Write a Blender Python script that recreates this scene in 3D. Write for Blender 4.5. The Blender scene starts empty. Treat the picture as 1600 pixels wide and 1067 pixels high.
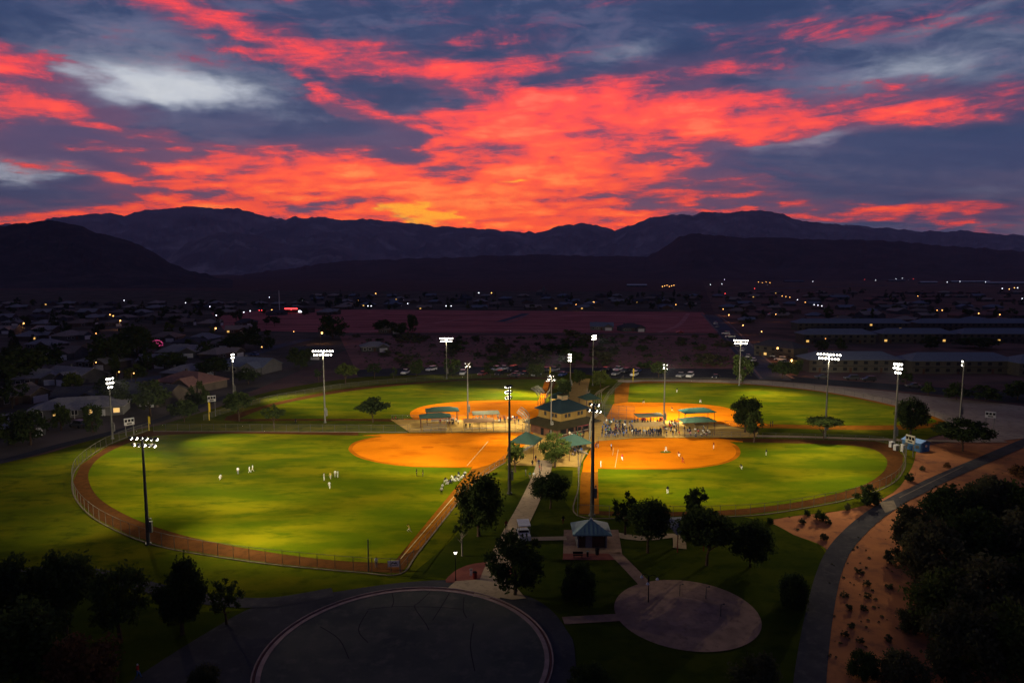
import bpy, bmesh, math, random
from mathutils import Vector, Matrix, noise, geometry
from math import radians as R, sin, cos, pi, atan, atan2, hypot, sqrt
random.seed(11)
SC = bpy.context.scene
C = SC.collection

# ------------------------------------------------------------------ camera
FPX, CAM_H, HORIZON = 1067.0, 47.0, 418.0          # focal length in photo pixels, drone height, horizon row
PITCH = atan((533.5 - HORIZON) / FPX)
cam_data = bpy.data.cameras.new('camera')
cam_data.sensor_width = 36.0
cam_data.lens = 36.0 * FPX / 1600.0
cam_data.clip_start, cam_data.clip_end = 0.5, 60000
cam = bpy.data.objects.new('camera', cam_data)
C.objects.link(cam)
cam.location = (0, 0, CAM_H)
cam.rotation_euler = (pi / 2 - PITCH, 0, 0)
SC.camera = cam

# ------------------------------------------------------------------ view
SC.view_settings.view_transform = 'Standard'
SC.view_settings.look = 'None'
SC.view_settings.exposure = 0.0
SC.view_settings.gamma = 1.0
SC.view_settings.use_curve_mapping = False
SC.render.engine = 'CYCLES'
SC.cycles.max_bounces = 6
SC.cycles.diffuse_bounces = 2
SC.cycles.glossy_bounces = 2
SC.cycles.transparent_max_bounces = 16
SC.cycles.volume_bounces = 0
SC.cycles.sample_clamp_indirect = 3.0
SC.cycles.use_denoising = True


def ray(u, v):
    x, y, z = u - 800.0, FPX, 533.5 - v
    return Vector((x, y * cos(PITCH) + z * sin(PITCH), -y * sin(PITCH) + z * cos(PITCH)))


def at(u, v, z=0.0):
    """The point of the level z that the pixel (u, v) of the photograph shows."""
    d = ray(u, v)
    t = (z - CAM_H) / d.z
    return Vector((d.x * t, d.y * t, z))


def rise(u, vb, vt):
    """Height of an upright thing whose foot shows at row vb and whose top shows at row vt."""
    p = at(u, vb)
    d = ray(u, vt)
    return CAM_H + d.z * p.y / d.y


def px(u, v):
    """How many metres one pixel spans on the ground at (u, v)."""
    p = at(u, v)
    return (p - Vector((0, 0, CAM_H))).dot(ray(800, 533.5).normalized()) / FPX


def lin(r, g, b):
    f = lambda c: c / 3294.6 if c <= 10 else ((c / 255.0 + 0.055) / 1.055) ** 2.4
    return (f(r), f(g), f(b), 1.0)


# ------------------------------------------------------------------ world: the sky after sunset
class Nodes:
    def __init__(self, tree):
        self.t = tree

    def new(self, kind, **props):
        n = self.t.nodes.new(kind)
        for k, v in props.items():
            setattr(n, k, v)
        return n

    def put(self, sock, val):
        if isinstance(val, bpy.types.NodeSocket):
            self.t.links.new(val, sock)
        else:
            sock.default_value = val

    def m(self, op, a, b=0.0, c=0.0, clamp=False):
        n = self.new('ShaderNodeMath', operation=op, use_clamp=clamp)
        self.put(n.inputs[0], a)
        self.put(n.inputs[1], b)
        if op in ('MULTIPLY_ADD', 'SMOOTH_MIN', 'SMOOTH_MAX'):
            self.put(n.inputs[2], c)
        return n.outputs[0]

    def xyz(self, x, y, z=0.0):
        n = self.new('ShaderNodeCombineXYZ')
        self.put(n.inputs[0], x), self.put(n.inputs[1], y), self.put(n.inputs[2], z)
        return n.outputs[0]

    def noise(self, vec, scale, detail=5.0, rough=0.5, dist=0.0, out=0):
        n = self.new('ShaderNodeTexNoise')
        self.put(n.inputs['Vector'], vec)
        n.inputs['Scale'].default_value = scale
        n.inputs['Detail'].default_value = detail
        n.inputs['Roughness'].default_value = rough
        n.inputs['Distortion'].default_value = dist
        return n.outputs[out]

    def step(self, x, lo, hi):
        n = self.new('ShaderNodeMapRange', interpolation_type='SMOOTHSTEP')
        self.put(n.inputs[0], x)
        n.inputs[1].default_value, n.inputs[2].default_value = lo, hi
        n.inputs[3].default_value, n.inputs[4].default_value = 0.0, 1.0
        return n.outputs[0]

    def mix(self, f, a, b):
        n = self.new('ShaderNodeMix', data_type='RGBA')
        self.put(n.inputs[0], f), self.put(n.inputs[6], a), self.put(n.inputs[7], b)
        return n.outputs[2]

    def ramp(self, f, stops):
        n = self.new('ShaderNodeValToRGB')
        e = n.color_ramp.elements
        while len(e) < len(stops):
            e.new(0.5)
        for s, (p, col) in zip(e, stops):
            s.position, s.color = p, col
        self.put(n.inputs[0], f)
        return n.outputs[0]


def sky_dir(u, v):
    d = ray(u, v).normalized()
    return atan2(d.x, d.y), math.asin(d.z)


world = bpy.data.worlds.new('World')
SC.world = world
world.use_nodes = True
wt = world.node_tree
wt.nodes.clear()
N = Nodes(wt)
tc = N.new('ShaderNodeTexCoord').outputs['Generated']
sep = N.new('ShaderNodeSeparateXYZ')
wt.links.new(tc, sep.inputs[0])
dx, dy, dz = sep.outputs
az = N.m('ARCTAN2', dx, dy)
el = N.m('ARCSINE', dz)
zz = N.m('ADD', N.m('MAXIMUM', dz, 0.0), 0.14)
plane = N.xyz(N.m('DIVIDE', dx, zz), N.m('DIVIDE', dy, zz), 0.0)
n_big = N.noise(plane, 1.3, 3.0, 0.5)
n_mid = N.noise(plane, 3.1, 9.0, 0.62, 0.35)
n_fine = N.noise(plane, 8.0, 8.0, 0.66, 0.5)
# slanting wisps, combed along the wind
comb = N.new('ShaderNodeMapping')
comb.inputs['Rotation'].default_value = (0, 0, R(28))
comb.inputs['Scale'].default_value = (0.55, 1.9, 1)
wt.links.new(plane, comb.inputs['Vector'])
n_wisp = N.noise(comb.outputs[0], 3.2, 8.0, 0.6, 0.5)
warp_a = N.noise(plane, 2.2, 6.0, 0.55, 0.0, 1)
ws = N.new('ShaderNodeSeparateColor')
wt.links.new(warp_a, ws.inputs[0])
azw = N.m('MULTIPLY_ADD', N.m('SUBTRACT', ws.outputs[0], 0.5), 0.30, az)
elw = N.m('MULTIPLY_ADD', N.m('SUBTRACT', ws.outputs[1], 0.5), 0.085, el)
skyvec = N.xyz(azw, elw)


def blobs(items):
    """Sum of soft patches of cloud: (u, v, half width, half height, tilt in degrees, weight) as seen in the photograph."""
    total = None
    for (u, v, ru, rv, tilt, w) in items:
        a, e = sky_dir(u, v)
        mp = N.new('ShaderNodeMapping', vector_type='TEXTURE')
        mp.inputs['Location'].default_value = (a, e, 0)
        mp.inputs['Rotation'].default_value = (0, 0, R(tilt))
        mp.inputs['Scale'].default_value = (1.7 * ru / 1150.0, 1.7 * rv / 1100.0, 1)
        wt.links.new(skyvec, mp.inputs['Vector'])
        g = N.new('ShaderNodeTexGradient', gradient_type='SPHERICAL')
        wt.links.new(mp.outputs[0], g.inputs[0])
        s = N.m('MULTIPLY', N.step(g.outputs[1], 0.0, 1.0), w)
        total = s if total is None else N.m('ADD', total, s)
    return total


RED = blobs([
    (300, 285, 170, 32, -2, .8), (470, 290, 230, 48, 2, .85), (640, 272, 260, 62, 4, .95), (820, 265, 260, 95, 6, 1.0),
    (960, 225, 260, 70, 3, .95), (1170, 188, 300, 32, 1, .95), (1000, 300, 240, 40, -3, .7), (720, 335, 330, 36, 0, .8),
    (860, 352, 160, 16, 0, .7), (1440, 185, 220, 22, 0, .55), (960, 345, 110, 18, -8, .5),
    (50, 348, 240, 22, 3, .95), (240, 318, 160, 18, 2, .5), (30, 172, 150, 56, -12, 1.5), (20, 108, 100, 22, -8, .7), (100, 185, 110, 22, -20, .9),
    (250, 8, 150, 20, -14, .40), (360, 36, 150, 20, -18, .44), (470, 70, 120, 18, -14, .5), (555, 84, 70, 20, -12, .8), (660, 118, 110, 20, -24, .75),
    (745, 148, 80, 28, -28, .85), (810, 108, 80, 14, 0, .35), (500, 150, 80, 16, -28, .6), (560, 180, 90, 16, -26, .65), (630, 205, 70, 14, -20, .6), (700, 175, 70, 18, 10, .5), (250, 222, 120, 9, -6, .6),
    (1120, 268, 110, 7, -14, .6), (1235, 263, 90, 6, -12, .5), (1190, 318, 180, 18, -3, .6), (1400, 335, 190, 18, -4, .6),
    (1110, 100, 160, 40, 0, .20), (1330, 45, 140, 26, -5, .20), (830, 70, 90, 26, 0, .18), (1540, 330, 120, 12, 0, .3),
])
DARK = blobs([
    (968, 212, 70, 14, 2, .75), (1000, 248, 40, 6, -6, .45), (690, 268, 50, 8, 3, .5), (640, 226, 70, 16, 3, .6), (480, 320, 95, 10, 2, .7), (290, 294, 60, 10, 0, .6),
    (1420, 258, 330, 44, -2, 1.0), (1240, 245, 130, 20, 0, .7), (330, 195, 330, 34, -3, .8), (560, 215, 150, 20, 3, .55), (90, 225, 150, 20, -4, 1.0),
    (1160, 318, 60, 8, 0, .5), (960, 320, 130, 10, 0, .55), (60, 305, 160, 20, 0, .9), (640, 340, 60, 6, 0, .4), (1450, 305, 200, 22, 0, .8),
])
WHITE = blobs([
    (245, 105, 210, 58, -4, .75), (180, 130, 110, 26, -4, .45), (290, 150, 130, 20, -2, .8), (45, 258, 95, 18, -3, .85), (5, 275, 40, 14, 0, .6),
    (968, 77, 60, 24, 0, .8), (1500, 92, 190, 50, 4, .75), (1440, 112, 90, 16, 0, .35), (1270, 214, 130, 12, 3, .8), (1500, 12, 110, 12, 10, .5),
    (920, 318, 90, 8, 0, .35), (1560, 350, 120, 12, 0, .35), (1560, 300, 160, 16, 0, .22),
])
SUN = blobs([(655, 334, 48, 14, 2, 1.0), (690, 325, 120, 30, 4, .36), (765, 288, 60, 6, 3, .75), (10, 352, 120, 16, 3, .45), (830, 300, 150, 34, 3, .28)])

n_streak = N.noise(N.xyz(N.m('MULTIPLY', az, 3.5), N.m('MULTIPLY', N.m('MULTIPLY_ADD', az, -0.06, el), 34.0)), 1.0, 8.0, 0.62, 0.5)
n_puff = N.noise(N.xyz(N.m('MULTIPLY', az, 9.0), N.m('MULTIPLY', el, 22.0)), 1.6, 9.0, 0.68, 0.6)
red = N.m('DIVIDE', N.m('MULTIPLY', RED, 1.22), N.m('MULTIPLY_ADD', RED, 0.68, 1.0))
red = N.m('ADD', red, N.m('MULTIPLY', N.m('SUBTRACT', n_mid, 0.5), 1.5))
red = N.m('ADD', red, N.m('MULTIPLY', N.m('SUBTRACT', n_wisp, 0.5), 0.9))
red = N.m('ADD', red, N.m('MULTIPLY', N.m('SUBTRACT', n_streak, 0.5), 2.1))
red = N.m('ADD', red, N.m('MULTIPLY', N.m('SUBTRACT', n_puff, 0.5), 1.5))
red = N.m('SUBTRACT', red, N.m('MULTIPLY', DARK, 1.05))
red = N.step(red, -0.22, 1.85)
white = N.m('ADD', WHITE, N.m('MULTIPLY', N.m('SUBTRACT', n_mid, 0.5), 0.9))
white = N.m('ADD', white, N.m('MULTIPLY', N.m('SUBTRACT', n_puff, 0.5), 0.9))
white = N.m('ADD', white, N.m('MULTIPLY', N.m('SUBTRACT', n_streak, 0.5), 0.7))
white = N.step(white, 0.02, 1.75)
base_mix = N.step(N.m('ADD', N.m('MULTIPLY', n_big, 0.5), N.m('ADD', N.m('MULTIPLY', n_wisp, 0.3), N.m('MULTIPLY', n_puff, 0.35))), 0.44, 0.72)
high = N.ramp(base_mix, [(0.0, lin(26, 52, 96)), (0.5, lin(44, 64, 106)), (1.0, lin(88, 94, 130))])
low = N.ramp(base_mix, [(0.0, lin(34, 56, 98)), (0.5, lin(56, 66, 104)), (1.0, lin(98, 88, 114))])
base = N.mix(N.step(el, 0.04, 0.30), low, high)
base = N.mix(N.m('MULTIPLY', N.step(N.m('ADD', RED, N.m('SUBTRACT', n_wisp, 0.5)), 0.0, 1.0), 0.72), base, lin(122, 70, 102))
base = N.mix(N.m('MULTIPLY', N.step(DARK, 0.3, 1.0), 0.6), base, lin(44, 60, 104))
base = N.mix(white, base, N.ramp(N.m('ADD', N.m('MULTIPLY', n_fine, 0.35), N.m('MULTIPLY', white, 0.8)), [(0.2, lin(120, 132, 160)), (0.85, lin(196, 202, 214)), (1.0, lin(212, 216, 222))]))
fire_f = N.m('ADD', red, N.m('MULTIPLY', N.m('SUBTRACT', n_fine, 0.5), 0.35))
fire_hi = N.ramp(fire_f, [(0.0, lin(74, 62, 104)), (0.16, lin(104, 62, 100)), (0.32, lin(166, 64, 92)), (0.5, lin(222, 66, 74)), (0.68, lin(255, 78, 66)), (1.0, lin(255, 126, 96))])
fire_lo = N.ramp(fire_f, [(0.0, lin(82, 62, 98)), (0.16, lin(120, 62, 90)), (0.32, lin(190, 66, 72)), (0.5, lin(242, 78, 46)), (0.68, lin(255, 102, 42)), (1.0, lin(255, 156, 66))])
fire = N.mix(N.step(el, 0.09, 0.25), fire_lo, fire_hi)
fire = N.mix(N.m('MULTIPLY', N.step(SUN, 0.15, 1.1), 0.85), fire, N.ramp(N.m('ADD', SUN, N.m('MULTIPLY', N.m('SUBTRACT', n_fine, 0.5), 0.5)), [(0.25, lin(255, 100, 40)), (0.7, lin(255, 140, 20)), (1.0, lin(255, 190, 16))]))
hot = N.new('ShaderNodeVectorMath', operation='MULTIPLY')
wt.links.new(fire, hot.inputs[0])
hot.inputs[1].default_value = (1.32, 1.02, 1.0)
fire = hot.outputs[0]
sky_col = N.mix(N.step(red, 0.0, 0.34), base, fire)
# the sky dims towards the zenith and the east, as it does after sunset
west = N.m('ADD', N.m('MULTIPLY', dy, 0.5), 0.5)
dim = N.m('MULTIPLY', N.m('ADD', N.m('MULTIPLY', N.step(west, 0.15, 0.9), 0.54), 0.46), N.m('SUBTRACT', 1.0, N.m('MULTIPLY', N.step(el, 0.45, 1.3), 0.42)))
vm = N.new('ShaderNodeVectorMath', operation='SCALE')
wt.links.new(sky_col, vm.inputs[0])
wt.links.new(dim, vm.inputs['Scale'])
nishita = N.new('ShaderNodeTexSky', sky_type='NISHITA')
nishita.sun_disc = False
SUN_AZ, SUN_EL = sky_dir(655, 360)[0], R(-1.0)
nishita.sun_elevation = SUN_EL
nishita.sun_rotation = SUN_AZ
bg1, bg2 = N.new('ShaderNodeBackground'), N.new('ShaderNodeBackground')
wt.links.new(vm.outputs[0], bg1.inputs[0])
wt.links.new(N.m('MULTIPLY_ADD', N.m('SUBTRACT', 1.0, N.step(el, 0.02, 0.30)), 0.36, 1.10), bg1.inputs[1])   # brighter towards the horizon
wt.links.new(nishita.outputs[0], bg2.inputs[0])
bg2.inputs[1].default_value = 0.05
add = N.new('ShaderNodeAddShader')
wt.links.new(bg1.outputs[0], add.inputs[0])
wt.links.new(bg2.outputs[0], add.inputs[1])
wo = N.new('ShaderNodeOutputWorld')
wt.links.new(add.outputs[0], wo.inputs[0])
world.cycles.sampling_method = 'MANUAL'
world.cycles.sample_map_resolution = 512

# the sun is already behind the western range
sun_d = bpy.data.lights.new('sun', 'SUN')
sun_d.energy = 0.05
sun_d.angle = R(0.5)
sun_d.color = (1.0, 0.55, 0.35)
sun = bpy.data.objects.new('sun', sun_d)
C.objects.link(sun)
sun.rotation_euler = (R(90) - R(0.8), 0, pi - SUN_AZ)
sun.location = (-100, 800, 300)

# ------------------------------------------------------------------ helpers
class MB:
    """Collects simple solids and links them as one mesh."""
    def __init__(self):
        self.v, self.f, self.mi, self.m = [], [], [], 0

    def quad(self, *pts):
        b = len(self.v)
        self.v += [tuple(p) for p in pts]
        self.f.append(tuple(range(b, b + len(pts))))
        self.mi.append(self.m)
        return self

    def box(self, c, s, rz=0.0):
        cx, cy, cz = c
        hx, hy, hz = s[0] / 2, s[1] / 2, s[2] / 2
        b = len(self.v)
        ca, sa = cos(rz), sin(rz)
        for x, y, z in ((-1, -1, -1), (1, -1, -1), (1, 1, -1), (-1, 1, -1), (-1, -1, 1), (1, -1, 1), (1, 1, 1), (-1, 1, 1)):
            X, Y = x * hx, y * hy
            self.v.append((cx + X * ca - Y * sa, cy + X * sa + Y * ca, cz + z * hz))
        for q in ((0, 3, 2, 1), (4, 5, 6, 7), (0, 1, 5, 4), (1, 2, 6, 5), (2, 3, 7, 6), (3, 0, 4, 7)):
            self.f.append(tuple(b + i for i in q))
            self.mi.append(self.m)
        return self

    def tube(self, p0, p1, r0, r1=None, n=8, caps=True):
        r1 = r0 if r1 is None else r1
        p0, p1 = Vector(p0), Vector(p1)
        d = (p1 - p0).normalized()
        a = d.orthogonal().normalized()
        e = d.cross(a)
        b = len(self.v)
        for p, r in ((p0, r0), (p1, r1)):
            for i in range(n):
                t = 2 * pi * i / n
                self.v.append(tuple(p + a * (r * cos(t)) + e * (r * sin(t))))
        for i in range(n):
            j = (i + 1) % n
            self.f.append((b + i, b + j, b + n + j, b + n + i))
            self.mi.append(self.m)
        if caps:
            self.f.append(tuple(b + i for i in reversed(range(n))))
            self.f.append(tuple(b + n + i for i in range(n)))
            self.mi += [self.m, self.m]
        return self

    def ball(self, c, r, n=8, k=5, sz=1.0):
        b = len(self.v)
        for i in range(k + 1):
            t = pi * i / k
            for j in range(n):
                p = 2 * pi * j / n
                self.v.append((c[0] + r * sin(t) * cos(p), c[1] + r * sin(t) * sin(p), c[2] + r * sz * cos(t)))
        for i in range(k):
            for j in range(n):
                q = (j + 1) % n
                self.f.append((b + i * n + j, b + (i + 1) * n + j, b + (i + 1) * n + q, b + i * n + q))
                self.mi.append(self.m)
        return self

    def prism(self, prof, x0, x1, axis='x'):
        """Extrude a closed profile of (a, z) pairs from x0 to x1."""
        b = len(self.v)
        n = len(prof)
        for x in (x0, x1):
            for (a, z) in prof:
                self.v.append((x, a, z) if axis == 'x' else (a, x, z))
        for i in range(n):
            j = (i + 1) % n
            self.f.append((b + i, b + j, b + n + j, b + n + i))
            self.mi.append(self.m)
        self.f.append(tuple(b + i for i in reversed(range(n))))
        self.f.append(tuple(b + n + i for i in range(n)))
        self.mi += [self.m, self.m]
        return self

    def mesh(self, name, mats, smooth=False):
        me = bpy.data.meshes.new(name)
        me.from_pydata(self.v, [], self.f)
        for m in (mats if isinstance(mats, (list, tuple)) else [mats]):
            me.materials.append(m)
        if any(self.mi):
            me.polygons.foreach_set('material_index', self.mi)
        if smooth:
            me.polygons.foreach_set('use_smooth', [True] * len(me.polygons))
        bm = bmesh.new()
        bm.from_mesh(me)
        bmesh.ops.recalc_face_normals(bm, faces=bm.faces)
        bm.to_mesh(me)
        bm.free()
        return me

    def build(self, name, mats, parent=None, loc=(0, 0, 0), rz=0.0, smooth=False):
        return link(name, self.mesh(name, mats, smooth), parent, loc, rz)


def link(name, me, parent=None, loc=(0, 0, 0), rz=0.0, scale=None):
    o = bpy.data.objects.new(name, me)
    C.objects.link(o)
    o.location = loc
    o.rotation_euler = (0, 0, rz)
    if scale is not None:
        o.scale = scale
    if parent is not None:
        o.parent = parent
    return o


def tag(o, label=None, cat=None, group=None, kind=None):
    for k, v in (('label', label), ('category', cat), ('group', group), ('kind', kind)):
        if v:
            o[k] = v
    return o


def thing(name, label, cat, loc=(0, 0, 0), rz=0.0, group=None):
    return tag(link(name, None, None, loc, rz), label, cat, group)


KIDS = {}


def kids(o):
    k = KIDS.get(o.name)
    if k is None:
        k = KIDS[o.name] = [c for c in bpy.data.objects if c.parent == o]
    return k


def dup(root, loc, rz, label=None, scale=None, group=None):
    r = root.copy()
    C.objects.link(r)
    r.location = loc
    r.rotation_euler = (0, 0, rz)
    if scale:
        r.scale = (scale,) * 3
    if label:
        r['label'] = label
    if group:
        r['group'] = group
    for ch in kids(root):
        c = ch.copy()
        C.objects.link(c)
        c.parent = r
        for g in kids(ch):
            d = g.copy()
            C.objects.link(d)
            d.parent = c
    return r


ORD = ('first second third fourth fifth sixth seventh eighth ninth tenth eleventh twelfth thirteenth fourteenth fifteenth sixteenth '
       'seventeenth eighteenth nineteenth twentieth twenty-first twenty-second twenty-third twenty-fourth twenty-fifth twenty-sixth '
       'twenty-seventh twenty-eighth twenty-ninth thirtieth').split()
ORD += ['thirty-' + w for w in ORD[:9]] + ['fortieth'] + ['forty-' + w for w in ORD[:9]] + ['fiftieth'] + ['fifty-' + w for w in ORD[:9]]


def screen(p):
    d = Vector(p) - Vector((0, 0, CAM_H))
    f = d.y * cos(PITCH) - d.z * sin(PITCH)
    up = d.y * sin(PITCH) + d.z * cos(PITCH)
    return (800 + FPX * d.x / f, 533.5 - FPX * up / f)


# ------------------------------------------------------------------ materials
MATS = {}


def mat(name, c1, c2=None, scale=1.0, rough=0.9, stretch=(1, 1, 1), lo=0.35, hi=0.65, bump=0.0, bscale=None, metal=0.0, spec=0.0, c3=None, detail=6.0, rot=0.0, s3=None):
    """Matt procedural surface: two (or three) colours mottled by noise, with fine relief."""
    if name in MATS:
        return MATS[name]
    m = bpy.data.materials.new(name)
    m.use_nodes = True
    t = m.node_tree
    n = Nodes(t)
    b = t.nodes['Principled BSDF']
    b.inputs['Roughness'].default_value = rough
    b.inputs['Metallic'].default_value = metal
    b.inputs['Specular IOR Level'].default_value = spec
    col = lambda c: (c[0], c[1], c[2], 1.0)
    if c2 is None:
        b.inputs['Base Color'].default_value = col(c1)
    else:
        g = n.new('ShaderNodeTexCoord').outputs['Object']
        mp = n.new('ShaderNodeMapping')
        mp.inputs['Scale'].default_value = stretch
        mp.inputs['Rotation'].default_value = (0, 0, R(rot))
        t.links.new(g, mp.inputs['Vector'])
        f = n.step(n.noise(mp.outputs[0], scale, detail, 0.6), lo, hi)
        out = n.mix(f, col(c1), col(c2))
        if c3 is not None:
            f3 = n.step(n.noise(mp.outputs[0], s3 or scale * 2.7, detail, 0.65), 0.46, 0.70)
            out = n.mix(f3, out, col(c3))
        t.links.new(out, b.inputs['Base Color'])
        if bump:
            bp = n.new('ShaderNodeBump')
            bp.inputs['Strength'].default_value = bump
            t.links.new(n.noise(g, bscale or scale * 8, 4.0, 0.6), bp.inputs['Height'])
            t.links.new(bp.outputs[0], b.inputs['Normal'])
    MATS[name] = m
    return m


def glow(name, color, strength):
    if name in MATS:
        return MATS[name]
    m = bpy.data.materials.new(name)
    m.use_nodes = True
    b = m.node_tree.nodes['Principled BSDF']
    b.inputs['Base Color'].default_value = (0.5, 0.5, 0.5, 1)
    b.inputs['Emission Color'].default_value = (*color, 1)
    b.inputs['Emission Strength'].default_value = strength
    m.cycles.emission_sampling = 'NONE'
    MATS[name] = m
    return m


def wire_mat(name, color, cover):
    """Chain link, far too fine to resolve: lets most of what lies behind show through."""
    m = bpy.data.materials.new(name)
    m.use_nodes = True
    b = m.node_tree.nodes['Principled BSDF']
    b.inputs['Base Color'].default_value = (*color, 1)
    b.inputs['Alpha'].default_value = cover
    b.inputs['Roughness'].default_value = 0.5
    MATS[name] = m
    return m


def leaf_mat(name, c1, c2):
    m = bpy.data.materials.new(name)
    m.use_nodes = True
    t = m.node_tree
    n = Nodes(t)
    t.nodes.clear()
    f = n.noise(n.new('ShaderNodeTexCoord').outputs['Object'], 6.0, 3.0, 0.6)
    oi = n.new('ShaderNodeObjectInfo').outputs['Random']
    col = n.mix(n.step(n.m('ADD', f, n.m('MULTIPLY', n.m('SUBTRACT', oi, 0.5), 0.3)), 0.35, 0.68), (*c1, 1), (*c2, 1))
    d, tr, mx, o = n.new('ShaderNodeBsdfDiffuse'), n.new('ShaderNodeBsdfTranslucent'), n.new('ShaderNodeMixShader'), n.new('ShaderNodeOutputMaterial')
    t.links.new(col, d.inputs[0])
    t.links.new(col, tr.inputs[0])
    mx.inputs[0].default_value = 0.2
    t.links.new(d.outputs[0], mx.inputs[1])
    t.links.new(tr.outputs[0], mx.inputs[2])
    t.links.new(mx.outputs[0], o.inputs[0])
    MATS[name] = m
    return m


M_DESERT = mat('desert_soil', (0.17, 0.09, 0.075), (0.12, 0.07, 0.06), 0.02, 0.95, c3=(0.085, 0.06, 0.05), s3=0.07)
M_TOWN = mat('town_soil', (0.15, 0.115, 0.09), (0.075, 0.065, 0.048), 0.03, 0.95)
M_SAND = mat('red_sand', (0.42, 0.165, 0.065), (0.32, 0.125, 0.055), 0.12, 0.95, c3=(0.20, 0.088, 0.05), s3=0.3, bump=0.6, bscale=1.6)
M_PALE = mat('pale_gravel', (0.36, 0.29, 0.22), (0.28, 0.21, 0.16), 0.06, 0.95, c3=(0.22, 0.17, 0.13), s3=0.5)
M_LOT = mat('graded_red_dirt', (0.60, 0.185, 0.155), (0.44, 0.135, 0.118), 0.02, 0.95, (1, 5, 1), c3=(0.25, 0.078, 0.07), s3=0.03)
M_GRASS = mat('outfield_grass', (0.072, 0.102, 0.002), (0.165, 0.152, 0.003), 0.05, 0.9, (1.0, 2.4, 1), 0.38, 0.68, detail=10.0, c3=(0.055, 0.084, 0.002), s3=0.12, rot=14, bump=0.5, bscale=3.0)
M_LAWN = mat('park_grass', (0.058, 0.074, 0.003), (0.115, 0.105, 0.004), 0.06, 0.9, (1.0, 1.8, 1), 0.36, 0.68, c3=(0.036, 0.050, 0.003), s3=0.2, rot=-12, bump=0.5, bscale=3.0)
M_LAWN_DIM = mat('lawn_grass_painted_shade', (0.026, 0.038, 0.004), (0.042, 0.050, 0.005), 0.08, 0.9, (1, 1.4, 1), c3=(0.020, 0.030, 0.004), s3=0.3, bump=0.5, bscale=3.0)  # park grass again, with shade put into a darker colour
M_DIRT = mat('infield_dirt', (0.66, 0.185, 0.004), (0.58, 0.160, 0.003), 0.05, 0.95, (1, 2, 1), c3=(0.46, 0.115, 0.002), s3=0.09, bump=0.3, bscale=4.0)
M_TRACK = mat('warning_track_dirt', (0.105, 0.042, 0.012), (0.080, 0.032, 0.010), 0.2, 0.95, c3=(0.065, 0.027, 0.009), s3=0.8)
M_STRIP = mat('foul_strip_dirt', (0.27, 0.095, 0.008), (0.21, 0.075, 0.007), 0.12, 0.95, c3=(0.17, 0.06, 0.006), s3=0.5)
M_PLAZA = mat('plaza_concrete', (0.52, 0.33, 0.095), (0.44, 0.275, 0.075), 0.15, 0.9, c3=(0.38, 0.235, 0.065), s3=0.6)
M_CONC = mat('path_concrete', (0.38, 0.28, 0.18), (0.31, 0.23, 0.15), 0.2, 0.9, c3=(0.25, 0.19, 0.125), s3=1.1)
M_PINK = mat('pink_concrete', (0.27, 0.17, 0.125), (0.21, 0.135, 0.10), 0.3, 0.9, c3=(0.165, 0.105, 0.08), s3=1.0)
M_BRICKRED = mat('red_paving', (0.22, 0.075, 0.055), (0.16, 0.055, 0.045), 0.5, 0.9)
M_ASPH = mat('asphalt', (0.052, 0.050, 0.054), (0.038, 0.037, 0.041), 0.15, 0.85, c3=(0.065, 0.060, 0.062), s3=0.6, bump=0.2, bscale=12)
M_STREET = mat('street_asphalt', (0.115, 0.115, 0.135), (0.09, 0.09, 0.105), 0.1, 0.9)
M_TRAIL = mat('trail_asphalt', (0.062, 0.058, 0.060), (0.045, 0.043, 0.046), 0.2, 0.9, c3=(0.078, 0.070, 0.068), s3=0.7)
M_KERB = mat('kerb_concrete', (0.30, 0.21, 0.19), (0.22, 0.155, 0.14), 0.6, 0.85)
M_LIME = mat('chalk_line', (0.62, 0.50, 0.24), (0.48, 0.38, 0.18), 2.0, 0.9)
M_MOW = mat('mow_kerb_concrete', (0.19, 0.15, 0.11), (0.14, 0.11, 0.08), 0.6, 0.85)
M_STEEL = mat('galvanised_steel', (0.20, 0.195, 0.175), (0.16, 0.155, 0.14), 0.7, 0.5, metal=0.4)
M_RAIL = mat('galvanised_rail', (0.18, 0.17, 0.13), (0.14, 0.13, 0.10), 1.0, 0.6, metal=0.1)
M_DARKSTEEL = mat('weathered_steel', (0.10, 0.095, 0.088), (0.075, 0.07, 0.066), 0.7, 0.55, metal=0.3)
M_TEAL = mat('teal_canvas', (0.045, 0.085, 0.068), (0.038, 0.072, 0.058), 0.5, 0.8)
M_TEALROOF = mat('teal_metal_roof', (0.11, 0.19, 0.205), (0.09, 0.16, 0.175), 0.4, 0.6, spec=0.4)
M_BLUEROOF = mat('blue_grey_roof', (0.016, 0.028, 0.036), (0.012, 0.022, 0.03), 0.5, 0.9)
M_BROWNROOF = mat('brown_skirt_roof', (0.036, 0.03, 0.016), (0.029, 0.024, 0.013), 0.5, 0.8)
M_CREAM = mat('cream_stucco', (0.20, 0.13, 0.04), (0.17, 0.112, 0.034), 0.6, 0.9)
M_BROWN = mat('brown_block', (0.12, 0.06, 0.04), (0.09, 0.045, 0.03), 0.8, 0.9)
M_DUGROOF = mat('tan_metal_roof', (0.34, 0.20, 0.10), (0.29, 0.17, 0.085), 0.4, 0.7)
M_GREYROOF = mat('grey_metal_roof', (0.13, 0.13, 0.09), (0.105, 0.105, 0.075), 0.4, 0.7)
M_ALU = mat('aluminium_plank', (0.42, 0.38, 0.30), (0.36, 0.33, 0.26), 1.0, 0.45, metal=0.4)
M_WHITE = mat('white_paint', (0.72, 0.70, 0.67), (0.64, 0.62, 0.6), 1.2, 0.6)
M_BLACK = mat('black_paint', (0.012, 0.012, 0.014), None, rough=0.5)
M_REDPAINT = mat('maroon_paint', (0.14, 0.02, 0.018), None, rough=0.6)
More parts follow.
